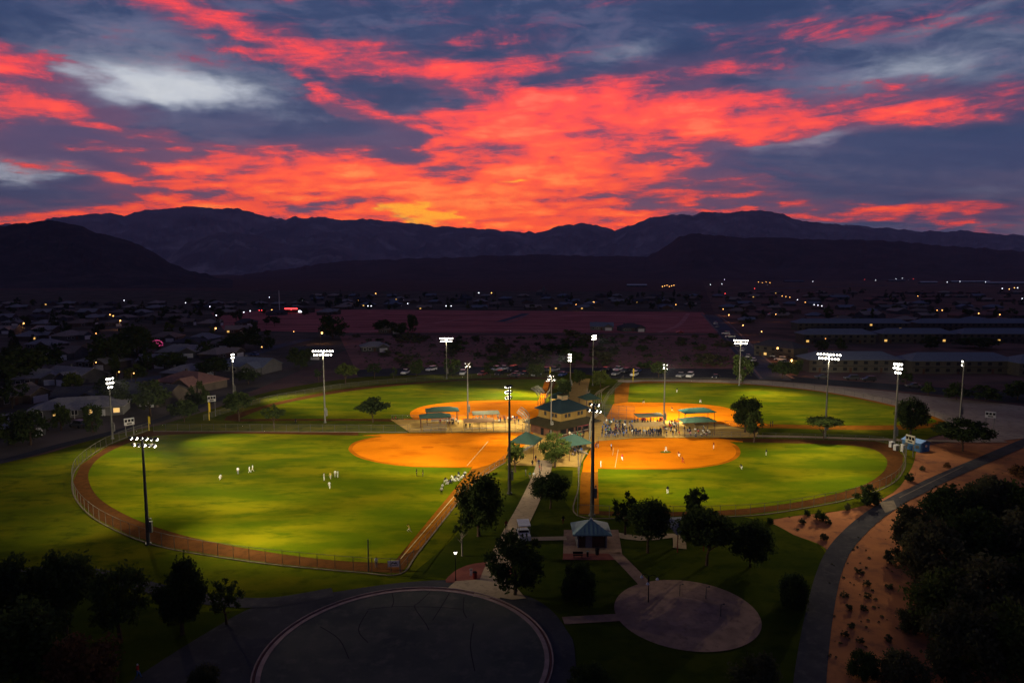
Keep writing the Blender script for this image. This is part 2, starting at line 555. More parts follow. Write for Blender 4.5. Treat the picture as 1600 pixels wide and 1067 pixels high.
M_YELLOW = mat('yellow_paint', (0.70, 0.50, 0.04), (0.62, 0.44, 0.035), 1.0, 0.6)
M_BLUE = mat('blue_sheet_metal', (0.10, 0.24, 0.46), (0.085, 0.20, 0.40), 0.8, 0.6)
M_BARK = mat('bark', (0.085, 0.055, 0.036), (0.055, 0.036, 0.024), 6.0, 0.95)
M_PALEBARK = mat('pale_bark', (0.34, 0.28, 0.22), (0.26, 0.21, 0.16), 6.0, 0.9)
M_GLASS = mat('window_glass', (0.02, 0.022, 0.026), None, rough=0.15, spec=0.6)
M_WIRE = wire_mat('chain_link', (0.22, 0.20, 0.15), 0.08)
M_WIREDENSE = wire_mat('chain_link_backstop', (0.30, 0.27, 0.2), 0.06)
M_LAMP = glow('floodlight_glass', (1.0, 0.93, 0.78), 16.0)
M_AMBER = glow('amber_lamp', (1.0, 0.42, 0.10), 5.0)
M_WARMWIN = glow('lit_window', (1.0, 0.55, 0.12), 0.9)
M_COOL = glow('cool_lamp', (0.85, 0.88, 1.0), 4.0)
M_REDLAMP = glow('red_lamp', (1.0, 0.05, 0.05), 3.0)
M_PINKLAMP = glow('pink_lamp', (0.9, 0.05, 0.25), 0.5)
M_GREEN = leaf_mat('leaves_dark', (0.028, 0.042, 0.014), (0.055, 0.075, 0.020))
M_GREEN_L = leaf_mat('leaves_light', (0.050, 0.072, 0.016), (0.095, 0.112, 0.024))
M_SAGE = leaf_mat('leaves_sage', (0.060, 0.062, 0.030), (0.105, 0.098, 0.045))
M_RUST = leaf_mat('leaves_rust', (0.11, 0.055, 0.025), (0.16, 0.08, 0.03))

# ------------------------------------------------------------------ ground
def smooth(pts, n=6, closed=True):
    """Catmull-Rom through pixel points."""
    out, k = [], len(pts)
    rng = range(k) if closed else range(k - 1)
    for i in rng:
        g = (lambda j: pts[j % k]) if closed else (lambda j: pts[max(0, min(k - 1, j))])
        p0, p1, p2, p3 = g(i - 1), g(i), g(i + 1), g(i + 2)
        for s in range(n):
            t = s / n
            out.append(tuple(0.5 * (2 * p1[a] + (p2[a] - p0[a]) * t + (2 * p0[a] - 5 * p1[a] + 4 * p2[a] - p3[a]) * t * t + (3 * p1[a] - p0[a] - 3 * p2[a] + p3[a]) * t ** 3) for a in (0, 1)))
    if not closed:
        out.append(pts[-1])
    return out


def sheet(name, pts, z, m, label=None, kind='structure'):
    """Flat patch of ground with the outline pts (world points)."""
    vs = [Vector((p[0], p[1], 0)) for p in pts]
    tris = geometry.tessellate_polygon([vs])
    me = bpy.data.meshes.new(name)
    faces = []
    for a, b, c in tris:
        nz = (vs[b] - vs[a]).cross(vs[c] - vs[a]).z
        if abs(nz) > 1e-9:
            faces.append((a, b, c) if nz > 0 else (a, c, b))
    me.from_pydata([(v.x, v.y, z) for v in vs], [], faces)
    me.materials.append(m)
    o = link(name, me)
    return tag(o, label, None, None, kind)


def patch(name, pts, z, m, n=0, label=None):
    if n:
        pts = smooth(pts, n)
    return sheet(name, [at(u, v) for u, v in pts], z, m, label)


def offset(line, d):
    out = []
    for i, p in enumerate(line):
        a = line[max(0, i - 1)]
        b = line[min(len(line) - 1, i + 1)]
        t = (b - a)
        t.z = 0
        t.normalize()
        out.append(p + Vector((-t.y, t.x, 0)) * d)
    return out


def strip(name, pts, width, z, m, n=6, height=0.0, label=None, world_pts=False):
    """Road, path or kerb of constant width along a line of pixels."""
    line = [Vector(p) for p in pts] if world_pts else [at(u, v) for u, v in (smooth(pts, n, False) if n else pts)]
    L, Rr = offset(line, width / 2), offset(line, -width / 2)
    mb = MB()
    k = len(line)
    mb.v = [(p.x, p.y, z + height) for p in L] + [(p.x, p.y, z + height) for p in Rr]
    for i in range(k - 1):
        mb.f.append((i, k + i, k + i + 1, i + 1))
    if height:
        mb.v += [(p.x, p.y, z - 0.05) for p in L] + [(p.x, p.y, z - 0.05) for p in Rr]
        for i in range(k - 1):
            mb.f.append((i, i + 1, 2 * k + i + 1, 2 * k + i))
            mb.f.append((k + i + 1, k + i, 3 * k + i, 3 * k + i + 1))
    mb.mi = [0] * len(mb.f)
    me = bpy.data.meshes.new(name)
    me.from_pydata(mb.v, [], mb.f)
    me.materials.append(m)
    return tag(link(name, me), label, None, None, 'structure')


sheet('ground', [(-16000, -400), (16000, -400), (16000, 16000), (-16000, 16000)], 0.0, M_DESERT)
patch('town_ground', [(-900, 452), (1095, 456), (1095, 486), (560, 488), (545, 545), (330, 640), (250, 662), (90, 700), (-200, 760)], 0.03, M_TOWN)
patch('town_ground', [(1098, 440), (2400, 436), (2400, 600), (1600, 604), (1230, 596), (1120, 500)], 0.03, mat('red_town_soil', (0.24, 0.125, 0.095), (0.11, 0.075, 0.058), 0.03, 0.95))
patch('graded_lot', [(330, 489), (470, 483), (1098, 488), (1132, 520), (540, 520), (350, 516)], 0.06, M_LOT)
patch('desert_scrubland', [(530, 524), (1135, 524), (1188, 585), (560, 588)], 0.06, mat('scrub_soil', (0.34, 0.15, 0.12), (0.26, 0.12, 0.10), 0.03, 0.95, c3=(0.15, 0.085, 0.065), s3=0.09))
patch('desert_sand', [(1170, 814), (1390, 760), (1425, 700), (1500, 688), (1640, 676), (1900, 690), (2100, 1300), (1230, 1300), (1262, 1000), (1290, 900), (1292, 858), (1240, 838)], 0.05, M_SAND)
patch('lawn', smooth([(-300, 790), (-60, 735), (60, 712), (150, 686), (250, 664), (330, 640), (430, 610), (560, 590), (700, 581), (860, 581), (985, 590), (1200, 600), (1330, 612), (1450, 640), (1500, 668), (1440, 690), (1425, 730), (1395, 770), (1330, 795), (1230, 808), (1195, 818), (1240, 836), (1288, 856), (1288, 885), (1268, 960), (1256, 1060), (1250, 1300), (600, 1300), (-300, 1300)], 4), 0.09, M_LAWN)
patch('lawn_painted_shade', smooth([(640, 905), (700, 850), (745, 800), (800, 758), (895, 735), (900, 806), (1160, 808), (1240, 836), (1286, 858), (1284, 888), (1262, 980), (1252, 1300), (860, 1300), (880, 980), (700, 905)], 3), 0.105, M_LAWN_DIM)  # dark sheet over the lawn: shade painted into its colour
patch('lawn_painted_shade', smooth([(-150, 925), (60, 918), (150, 925), (240, 950), (330, 957), (420, 955), (330, 1000), (240, 1060), (150, 1130), (60, 1200), (-200, 1200)], 4), 0.125, M_LAWN_DIM)  # same painted shade over the near corner of the lawn
patch('pale_gravel_strip', [(965, 594), (1190, 595), (1330, 606), (1440, 618), (1640, 640), (1700, 668), (1590, 686), (1520, 690), (1475, 672), (1440, 655), (1390, 634), (1300, 615), (1200, 604), (1100, 599), (980, 598)], 0.11, M_PALE, 2)

# the four diamonds: bare earth first, turf on top of it
patch('warning_track', [(232, 674), (170, 697), (126, 727), (114, 754), (122, 782), (150, 810), (200, 835), (260, 855), (340, 868), (430, 881), (560, 893), (626, 896), (740, 758), (560, 700), (560, 676)], 0.12, M_TRACK)
patch('foul_strip', [(830, 684), (790, 722), (740, 757), (700, 805), (655, 858), (630, 868), (690, 760), (740, 728)], 0.13, M_STRIP)
patch('infield_dirt', smooth([(540, 690), (560, 682), (600, 678.5)], 4, False) + [(640, 677.5), (835, 676), (826, 692), (795, 714), (763, 727), (742, 733), (690, 734), (640, 735), (560, 725), (530, 705)], 0.138, M_DIRT)
patch('outfield_grass', smooth([(595, 682), (450, 679), (330, 678), (240, 682), (198, 694), (158, 714), (140, 735), (140, 756), (156, 780), (192, 803), (240, 823), (310, 843), (410, 862), (520, 876), (614, 881)], 5, False) + [(738, 731)] + smooth([(735, 731.5), (690, 731), (640, 729.5), (596, 724.5), (562, 716), (547, 707), (545, 700), (553, 692), (572, 686), (595, 682)], 5, False), 0.15, M_GRASS)
patch('warning_track', [(904, 804), (1000, 808), (1160, 805), (1250, 794), (1335, 777), (1388, 757), (1409, 735), (1411, 713), (1396, 697), (1368, 690), (1115, 684), (1100, 720), (940, 760)], 0.12, M_TRACK)
patch('foul_strip', [(905, 803), (907, 745), (912, 728), (940, 728), (936, 803)], 0.13, M_STRIP)
patch('infield_dirt', [(928, 690), (1000, 685), (1120, 685), (1160, 690), (1170, 705), (1150, 735), (910, 738), (912, 722), (920, 708)], 0.135, M_DIRT)
patch('outfield_grass', smooth([(1140, 691), (1230, 693), (1320, 696), (1362, 702), (1382, 714), (1386, 726), (1376, 742), (1345, 760), (1290, 776), (1220, 789), (1130, 798), (1020, 801), (936, 799)], 5, False) + [(934, 733)] + smooth([(936, 733), (1000, 734), (1060, 734), (1105, 730), (1138, 723), (1155, 713), (1156, 703), (1150, 696), (1140, 691)], 5, False), 0.15, M_GRASS)
patch('warning_track', smooth([(945, 662), (960, 632), (973, 599), (1100, 597.5), (1200, 602.5), (1300, 614), (1400, 634.5), (1478, 659), (1440, 670), (1340, 672), (1200, 669), (1110, 668), (1000, 664)], 3), 0.115, M_STRIP)
patch('infield_dirt', [(944, 661), (958, 632), (985, 628), (1060, 628), (1130, 634), (1160, 645), (1200, 665), (1110, 668), (1000, 664)], 0.13, M_DIRT)
patch('outfield_grass', smooth([(984, 599.5), (1100, 598.8), (1200, 604), (1297, 615.5), (1395, 636), (1462, 657), (1440, 663), (1390, 665), (1280, 665), (1200, 663)], 5, False) + smooth([(1195, 662), (1160, 652), (1146, 641), (1115, 634), (1060, 630), (981, 629)], 5, False), 0.15, M_GRASS)
patch('warning_track', smooth([(350, 657), (405, 636), (480, 618.5), (560, 605.5), (700, 594.6), (860, 590.5), (852, 625), (836, 658), (640, 661), (480, 659)], 3), 0.115, M_TRACK)
patch('infield_dirt', [(630, 661), (632, 645), (660, 632), (720, 625), (836, 621), (846, 600), (860, 592), (852, 625), (836, 658)], 0.13, M_DIRT)
patch('outfield_grass', smooth([(372, 655), (420, 637), (490, 621.5), (570, 608.5), (700, 596.5), (800, 593.4), (852, 593)], 5, False) + [(843, 622)] + smooth([(841, 627), (800, 626), (750, 626.5), (700, 629.5), (662, 635), (643, 643), (641, 650), (646, 655)], 5, False), 0.15, M_GRASS)
patch('lawn_verge', [(240, 668), (330, 660), (480, 658), (640, 660), (635, 672), (240, 673.5)], 0.14, M_LAWN, 2)
patch('lawn_verge', [(1125, 677), (1200, 672), (1330, 675), (1470, 672), (1420, 681), (1300, 681)], 0.14, M_LAWN, 2)
patch('concrete_plaza', [(610, 656), (700, 657), (835, 655), (850, 640), (872, 612), (905, 592), (922, 592), (918, 612), (932, 640), (950, 655), (1120, 662), (1185, 676), (1180, 684), (1000, 684.5), (932, 690), (918, 705), (906, 728), (795, 725), (822, 694), (834, 676), (640, 676), (628, 668)], 0.17, M_PLAZA)
patch('centre_lawn', [(893, 594), (902, 592), (878, 618), (862, 622), (868, 600)], 0.19, M_LAWN)
patch('centre_lawn', [(924, 592), (966, 595), (945, 622), (930, 622), (922, 608)], 0.19, M_LAWN)
strip('footpath', [(852, 720), (845, 745), (825, 790), (800, 838), (778, 885), (760, 935)], 3.9, 0.19, M_CONC)
strip('footpath', [(793, 726), (905, 729)], 1.7, 0.18, M_PLAZA, 1)
strip('footpath', [(795, 843), (840, 843), (885, 842)], 1.6, 0.20, M_CONC, 2)
strip('footpath', [(960, 865), (985, 890), (1015, 922)], 2.0, 0.19, M_PINK, 3)
strip('footpath', [(880, 971), (930, 968), (985, 965)], 1.9, 0.19, M_PINK, 3)
strip('footpath', [(945, 833), (1000, 842), (1055, 838), (1062, 858)], 2.2, 0.18, M_CONC, 3)
strip('footpath', [(1120, 681), (1250, 683), (1400, 688), (1500, 690), (1570, 690)], 2.3, 0.16, M_CONC)
strip('footpath', [(-60, 905), (60, 893), (150, 897), (240, 920), (330, 938), (420, 942), (520, 926)], 2.8, 0.16, M_TRAIL)
strip('park_road', [(-120, 745), (0, 722), (90, 698), (170, 678), (255, 655), (330, 628), (400, 606)], 4.2, 0.15, M_ASPH)
for rim in ([(738, 731), (690, 730.6), (640, 729), (597, 724), (563.5, 715.5), (548.5, 706.5), (546.5, 700), (554.5, 692.3), (573, 686.5), (595, 682.4)], [(940, 733), (1000, 733.5), (1060, 733.5), (1104, 729.5), (1137, 722.5), (1153, 712.5), (1154, 703), (1148, 696.5)]):
    strip('worn_rim', rim, 1.5, 0.145, mat('worn_rim_dirt', (0.42, 0.115, 0.003), (0.30, 0.085, 0.003), 0.25), 5)
strip('mow_kerb', [(232, 672.5), (170, 695), (124, 727), (112.5, 754), (120, 783), (149, 812), (200, 838), (260, 857), (340, 871), (430, 883), (560, 895), (625, 897.5), (655, 862), (740, 757.5), (790, 723)], 0.26, 0.12, M_MOW, 5, 0.06)
strip('mow_kerb', [(903, 705), (904, 760), (902, 806), (1000, 810), (1160, 807), (1250, 796), (1338, 778), (1391, 758), (1412, 735), (1413, 712), (1397, 696), (1368, 689)], 0.26, 0.12, M_MOW, 5, 0.06)
strip('mow_kerb', [(240, 674.5), (430, 675), (636, 676)], 0.3, 0.14, M_MOW, 3, 0.06)
strip('chalk_line', [(763, 690), (730, 728)], 0.16, 0.165, M_LIME, 0)
strip('chalk_line', [(727, 756), (626, 874)], 0.14, 0.165, M_LIME, 0)
strip('chalk_line', [(966, 703), (961, 731)], 0.12, 0.165, M_LIME, 0)
strip('chalk_line', [(959, 700), (957, 712)], 0.10, 0.165, M_LIME, 0)
patch('pitching_circle', [(668 + 10 * cos(t * .4), 699.5 + 1.6 * sin(t * .4)) for t in range(16)], 0.16, mat('pitching_circle_dirt', (0.46, 0.105, 0.002), (0.54, 0.13, 0.003), 0.4))
patch('pitching_mound', [(1040 + 9 * cos(t * .4), 707 + 1.6 * sin(t * .4)) for t in range(16)], 0.16, mat('mound_turf', (0.10, 0.12, 0.02), None))

# round asphalt court with its kerb, the service road about it
patch('service_road', smooth([(-40, 1300), (150, 1110), (230, 1048), (330, 985), (400, 948), (470, 935), (560, 920), (640, 910), (720, 908), (800, 925), (850, 945), (885, 985), (900, 1040), (905, 1300)], 4), 0.13, M_ASPH)
CC = (at(410, 1030) + at(857, 1012)) / 2
cr = (at(410, 1030) - at(857, 1012)).length / 2
far_edge = at(640, 921)
cc = Vector((CC.x, far_edge.y - cr, 0))
circ = lambda r, k=96, a0=0.0, a1=2 * pi: [Vector((cc.x + r * cos(a0 + (a1 - a0) * i / k), cc.y + r * sin(a0 + (a1 - a0) * i / k), 0)) for i in range(k + 1)]
M_COURT = mat('court_asphalt', (0.080, 0.078, 0.066), (0.056, 0.058, 0.053), 0.10, 0.85, c3=(0.098, 0.090, 0.076), s3=0.5, bump=0.2, bscale=10)
sheet('asphalt_court', circ(cr - 0.6)[:-1], 0.15, M_COURT)
strip('court_kerb', circ(cr - 0.35), 0.55, 0.13, M_KERB, 0, 0.07, world_pts=True)
strip('court_kerb', circ(cr + 0.12), 0.20, 0.13, mat('kerb_dark', (0.10, 0.045, 0.045), None), 0, 0.05, world_pts=True)
strip('court_kerb', circ(cr + 0.36), 0.16, 0.13, M_KERB, 0, 0.15, world_pts=True)
M_SEAL = mat('crack_sealant', (0.030, 0.026, 0.028), None, rough=0.7)
for cpts in ([(612, 925), (615, 940), (612, 950)], [(672, 926), (655, 942), (648, 950), (665, 975), (670, 985)], [(702, 928), (690, 948), (676, 970)],
             [(575, 953), (614, 949), (648, 949), (688, 950), (725, 953)], [(725, 934), (724, 955), (729, 966)], [(500, 980), (530, 1000), (545, 1030)], [(740, 975), (735, 1010), (742, 1050)], [(575, 955), (560, 985), (575, 1005)]):
    strip('sealed_crack', cpts, 0.13, 0.156, M_SEAL, 4)
patch('kerb_ramp', [(697, 922), (712, 909), (770, 905), (800, 912), (822, 936), (800, 938), (760, 931)], 0.175, M_CONC)
patch('red_paving', smooth([(697, 911), (706, 897), (725, 886), (752, 880), (790, 878), (800, 895), (780, 908), (735, 909)], 3), 0.165, M_BRICKRED)
patch('restroom_pad', [(881, 829), (966, 829), (972, 866), (880, 866)], 0.19, M_PINK)
patch('red_paving', [(880, 866), (972, 866), (968, 876), (879, 876)], 0.185, M_BRICKRED)
pc = (at(960, 955) + at(1181, 955)) / 2
pr = (at(960, 955) - at(1181, 955)).length / 2
sheet('round_paved_pad', [(pc.x + pr * cos(i * pi / 36), pc.y - 0.5 + pr * sin(i * pi / 36)) for i in range(72)], 0.18, M_PINK)
sheet('round_paved_pad', [(pc.x + .45 * pr * cos(i * pi / 24), pc.y - 0.5 + .45 * pr * sin(i * pi / 24)) for i in range(48)], 0.19, mat('pad_centre', (0.30, 0.19, 0.14), (0.23, 0.145, 0.11), 0.4, 0.9, c3=(0.18, 0.115, 0.09), s3=1.0))
strip('trail', [(1680, 660), (1600, 692), (1530, 722), (1470, 748), (1430, 768), (1400, 783), (1365, 806), (1335, 832), (1310, 862), (1294, 900), (1282, 950), (1272, 1010), (1264, 1080), (1255, 1200)], 3.4, 0.12, M_TRAIL)
strip('trail_edge', [(1505, 729), (1440, 761), (1405, 778)], 0.25, 0.125, M_MOW, 4)
patch('trail_crossing', [(1374, 786), (1396, 782), (1402, 795), (1383, 802)], 0.128, M_MOW)
# roads behind the fields
M_RUT = mat('packed_red_dirt', (0.66, 0.26, 0.22), (0.5, 0.19, 0.165), 0.05)
M_RUTD = mat('damp_red_dirt', (0.20, 0.07, 0.062), (0.15, 0.052, 0.048), 0.05)
for pts_, w_, m_ in [([(545, 518), (700, 515), (900, 516), (1110, 517)], 3, M_RUT), ([(560, 512), (760, 509), (930, 512)], 2.5, M_RUTD), ([(680, 505), (720, 499), (760, 496), (830, 495)], 4, M_RUT), ([(420, 497), (560, 500), (700, 501), (900, 505), (1090, 503)], 3, M_RUTD),
                     ([(880, 493), (960, 492), (1060, 496)], 6, M_RUT), ([(940, 508), (1000, 510), (1050, 509)], 3, M_RUT), ([(370, 505), (450, 508), (540, 507)], 4, M_RUTD), ([(1030, 520), (1060, 508), (1075, 490)], 4, M_RUT), ([(600, 492), (700, 493), (790, 491)], 6, M_RUTD)]:
    strip('dirt_track', pts_, w_, 0.075 if m_ is M_RUT else 0.07, m_, 5)
patch('parking_lot', [(555, 578), (700, 573), (1190, 577), (1250, 590), (1700, 622), (1700, 642), (1440, 614), (1190, 593), (960, 592), (880, 580), (560, 589)], 0.10, M_ASPH)
strip('street', [(1108, 492), (1128, 512), (1160, 545), (1200, 583), (1212, 594)], 13, 0.12, M_STREET)
strip('street_kerb', [(1096, 490), (1122, 519)], 1.6, 0.13, M_KERB, 1, 0.1)
strip('street_kerb', [(1122, 492), (1146, 512), (1180, 545), (1216, 577), (1240, 592)], 1.3, 0.13, M_KERB, 4, 0.1)
strip('street_kerb', [(1132, 526), (1160, 556), (1190, 592)], 1.0, 0.13, M_KERB, 4, 0.1)
strip('street', [(1030, 462), (1034, 474), (1038, 484)], 14, 0.1, M_STREET, 3)
strip('street', [(780, 503), (800, 497), (822, 490)], 8, 0.1, M_STREET, 3)
strip('street_kerb', [(790, 505), (810, 499), (825, 491)], 1.6, 0.11, M_KERB, 3, 0.1)
strip('street', [(150, 600), (260, 588), (360, 562), (440, 540), (480, 530)], 9, 0.1, M_STREET, 4)
strip('street', [(1700, 448), (1400, 446), (1180, 452)], 26, 0.1, M_STREET, 2)
strip('street_kerb', [(545, 521), (800, 521.5), (1120, 521.5)], 2.0, 0.1, M_KERB, 2, 0.1)


# ------------------------------------------------------------------ hills
def hills(name, sil, D, depth, m, gully, fs, seed, du=2.0, rows=34):
    """A range whose ridge runs at distance D, with gullied slopes facing the valley."""
    us, u = [], -900.0
    while u <= 2500:
        us.append(u)
        u += du if -60 < u < 1660 else du * 6

    def top(u):
        if u <= sil[0][0]:
            v = sil[0][1]
        elif u >= sil[-1][0]:
            v = sil[-1][1]
        else:
            for (a, va), (b, vb) in zip(sil, sil[1:]):
                if a <= u <= b:
                    v = va + (vb - va) * (u - a) / (b - a)
                    break
        return v + 2.6 * noise.fractal((u * 0.055, seed, 0), 0.75, 2.1, 6)

    verts, faces = [], []
    nr = rows + 7
    for u in us:
        d = ray(u, top(u))
        k = D / d.y
        X, Z = d.x * k, CAM_H + d.z * k
        bow = 1.0 + 0.05 * noise.noise((u * 0.004, seed, 3))
        for j in range(nr):
            if j <= rows:
                t = j / rows
                y = (D - depth * (1 - t))
                h = Z * (0.30 * t + 0.70 * t ** 2.3)
                x = X * y / D
                g = noise.ridged_multi_fractal((x / fs, y / fs * 0.6, seed), 0.9, 2.1, 5, 1.0, 2.0) - 1.0
                h += gully * Z * g * sin(pi * min(1, t * 1.02)) * (0.35 + 0.65 * t)
                h = min(h, Z * (0.06 + 0.94 * t)) if t > 0 else -6
            else:
                t = (j - rows) / 6
                y = D + depth * 0.5 * t
                x = X * y / D
                h = Z * (1 - t) - 6 * t
            verts.append((x, y * bow if j else y, h))
    for i in range(len(us) - 1):
        for j in range(nr - 1):
            a = i * nr + j
            faces.append((a, a + nr, a + nr + 1, a + 1))
    me = bpy.data.meshes.new(name)
    me.from_pydata(verts, [], faces)
    me.materials.append(m)
    return tag(link(name, me), None, None, None, 'structure')


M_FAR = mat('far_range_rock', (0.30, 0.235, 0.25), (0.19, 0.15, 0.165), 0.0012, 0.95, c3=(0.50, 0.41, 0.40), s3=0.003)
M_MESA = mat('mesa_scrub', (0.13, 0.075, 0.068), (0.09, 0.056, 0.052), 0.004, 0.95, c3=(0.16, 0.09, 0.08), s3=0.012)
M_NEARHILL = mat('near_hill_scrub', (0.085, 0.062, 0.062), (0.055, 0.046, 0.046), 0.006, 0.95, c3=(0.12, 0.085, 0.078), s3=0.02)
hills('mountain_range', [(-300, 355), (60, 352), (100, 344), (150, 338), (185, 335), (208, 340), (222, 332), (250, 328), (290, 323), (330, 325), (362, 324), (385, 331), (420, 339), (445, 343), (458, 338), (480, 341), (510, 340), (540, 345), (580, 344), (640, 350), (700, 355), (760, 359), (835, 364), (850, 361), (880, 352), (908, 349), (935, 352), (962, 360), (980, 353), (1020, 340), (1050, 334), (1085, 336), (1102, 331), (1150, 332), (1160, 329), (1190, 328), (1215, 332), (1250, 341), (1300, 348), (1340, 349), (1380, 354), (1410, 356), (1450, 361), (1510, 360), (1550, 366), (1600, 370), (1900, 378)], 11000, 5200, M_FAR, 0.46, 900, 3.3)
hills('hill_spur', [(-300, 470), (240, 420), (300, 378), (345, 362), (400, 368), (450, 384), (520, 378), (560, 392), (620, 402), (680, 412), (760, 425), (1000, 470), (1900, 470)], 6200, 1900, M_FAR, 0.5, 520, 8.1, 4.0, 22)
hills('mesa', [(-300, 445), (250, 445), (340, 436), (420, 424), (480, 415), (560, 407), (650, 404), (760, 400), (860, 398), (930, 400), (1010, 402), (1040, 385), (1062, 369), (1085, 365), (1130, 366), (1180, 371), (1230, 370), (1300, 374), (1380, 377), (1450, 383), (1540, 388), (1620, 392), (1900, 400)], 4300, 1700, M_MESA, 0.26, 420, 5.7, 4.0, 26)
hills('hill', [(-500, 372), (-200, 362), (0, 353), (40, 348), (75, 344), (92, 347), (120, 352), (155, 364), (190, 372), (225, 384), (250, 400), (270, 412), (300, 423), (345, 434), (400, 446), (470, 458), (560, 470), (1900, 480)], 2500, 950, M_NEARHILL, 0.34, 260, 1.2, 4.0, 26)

# evening air: one closed volume about everything but the sky
haze = MB().box((0, 6550, 700), (36000, 14100, 1410)).build('haze', [])
haze['kind'] = 'stuff'
hm = bpy.data.materials.new('haze')
hm.use_nodes = True
hm.node_tree.nodes.clear()
hv = hm.node_tree.nodes.new('ShaderNodeVolumePrincipled')
hv.inputs['Color'].default_value = (0.66, 0.72, 1.0, 1)
hv.inputs['Density'].default_value = 0.00005
ho = hm.node_tree.nodes.new('ShaderNodeOutputMaterial')
hm.node_tree.links.new(hv.outputs[0], ho.inputs['Volume'])
haze.data.materials.append(hm)

# ------------------------------------------------------------------ floodlight poles
LIGHTC = (1.0, 0.86, 0.58)
KW = 1220.0
ME_FLOOD = ME_BULB = None
fb = MB()
fb.tube((0, -0.42, 0.05), (0, -0.05, 0), 0.16, 0.30, 10)
fb.tube((0, -0.05, 0), (0, 0.03, 0.0), 0.30, 0.31, 10, False)
ME_FLOOD = fb.mesh('floodlight', M_DARKSTEEL)
ME_BULB = MB().ball((0, 0.15, -0.06), 0.235, 10, 6).mesh('lens', M_LAMP, True)


def spot(root, loc, target, kw, deg=105, size=0.5):
    l = bpy.data.lights.new('floodlight_beam', 'SPOT')
    l.energy = kw * KW
    l.color = LIGHTC
    l.spot_size = R(deg)
    l.spot_blend = 0.95
    l.shadow_soft_size = size
    o = bpy.data.objects.new('floodlight_beam', l)
    C.objects.link(o)
    o.parent = root
    o.location = loc
    d = Vector(target) - (Vector(root.location) + Vector(loc))
    o.rotation_euler = d.to_track_quat('-Z', 'Y').to_euler()


def light_pole(u, vb, vt, rows, face, label, beams, spread=0.85, r=0.28, steel=None, boxz=3.2):
    """rows: how many floodlights hang on each arm, top first; face: pixel on the ground that the array looks at."""
    p = at(u, vb)
    H = rise(u, vb, vt)
    t = thing('light_pole', label, 'floodlight pole', p, 0, 'floodlight poles round the ball fields')
    steel = steel or M_STEEL
    mb = MB()
    mb.tube((0, 0, 0), (0, 0, H - 0.4), r, r * 0.5, 12)
    mb.tube((0, 0, 0), (0, 0, 0.35), r * 1.6, r * 1.5, 12)
    mb.build('pole', steel, t)
    q = at(*face) - p
    az0 = atan2(q.y, q.x)
    ax = Vector((-sin(az0), cos(az0), 0))
    fw = Vector((cos(az0), sin(az0), 0))
    rx = random.Random(int(u))
    for i, n in enumerate(rows):
        z = H - 0.5 - i * 1.15
        w = spread * (n - 1) / 2 + 0.3
        a = MB()
        a.tube(-ax * w, ax * w, 0.07, 0.07, 6)
        a.build('cross_arm', steel, t, (0, 0, z))
        for k in range(n):
            off = ax * (spread * (k - (n - 1) / 2)) + fw * 0.28
            f = link('floodlight', ME_FLOOD, t, (off.x, off.y, z + 0.12))
            f.rotation_euler = (R(-22 + rx.uniform(-6, 6)), 0, az0 - pi / 2 + R(rx.uniform(-28, 28)))
            link('lens', ME_BULB, f)
    cb = MB()
    cb.box((0, 0, boxz), (0.5, 0.42, 1.9))
    cb.box((0, 0, boxz + 1.3), (0.3, 0.3, 0.35))
    c = cb.build('control_box', M_STEEL, t, (r + 0.22, 0.02, 0))
    for (tu, tv, kw, deg) in beams:
        spot(t, fw * 0.9 + Vector((0, 0, H - 0.9)), at(tu, tv), kw, deg)
    return t


light_pole(232, 851, 682, (6, 5), (420, 740), 'floodlight pole standing on the lawn just outside the near curved fence', [(450, 900, 20, 60), (40, 785, 22, 90), (420, 740, 13, 80), (560, 700, 52, 80), (330, 700, 35, 55), (330, 700, 15, 80), (330, 700, 10, 110), (500, 820, 9, 80), (500, 820, 22, 110), (580, 848, 44, 60), (470, 840, 10, 60)], 0.95, 0.33, M_DARKSTEEL)
light_pole(176, 686, 589, (3, 3, 2), (420, 730), 'floodlight pole beside the scoreboard at the far bend of the curved fence', [(90, 770, 34, 100), (560, 700, 164, 55), (300, 780, 69, 55), (300, 780, 10, 110)], 0.8)
light_pole(508, 661, 546, (8, 7), (440, 730), 'floodlight pole with a wide lamp array on the grass strip between the two fields', [(430, 745, 33, 55), (540, 622, 35, 80), (620, 700, 13, 55)], 0.82)
light_pole(365, 620, 552, (2, 2, 1), (500, 635), 'floodlight pole behind the far outfield near the low scoreboard and houses', [(540, 628, 90, 70)], 0.9)
light_pole(796, 772, 601, (3, 3, 3), (660, 712), 'tall floodlight pole on the lawn beside the walkway and big round tree', [(815, 800, 16, 90), (660, 695, 21, 80), (600, 760, 33, 110), (740, 690, 31, 110), (560, 700, 91, 55)], 0.55, 0.36, M_DARKSTEEL, 4.0)
light_pole(925, 806, 629, (3, 4), (1060, 712), 'dark floodlight pole rising behind the teal roofed restroom', [(880, 712, 26, 70), (1035, 705, 41, 55), (1150, 745, 47, 55), (1150, 735, 34, 85), (960, 690, 136, 55), (960, 690, 12, 80), (1000, 765, 12, 70)], 0.75, 0.42, M_DARKSTEEL, 4.5)
light_pole(731, 655, 565, (2, 2), (740, 630), 'floodlight pole with four lamps beside the dugouts of the orange infields', [(735, 668, 34, 120), (640, 630, 24, 55), (640, 630, 18, 110), (600, 720, 69, 55)], 1.1)
light_pole(698, 592, 527, (7, 6), (690, 620), 'floodlight pole at the outfield edge in front of the parked cars', [(700, 583, 6, 100), (560, 622, 38, 55)], 0.85)
light_pole(891, 612, 552, (2, 2, 2), (800, 630), 'floodlight pole behind the two storey concession house', [(800, 586, 9, 100), (790, 632, 110, 80), (700, 620, 150, 55), (700, 620, 50, 75)], 1.0)
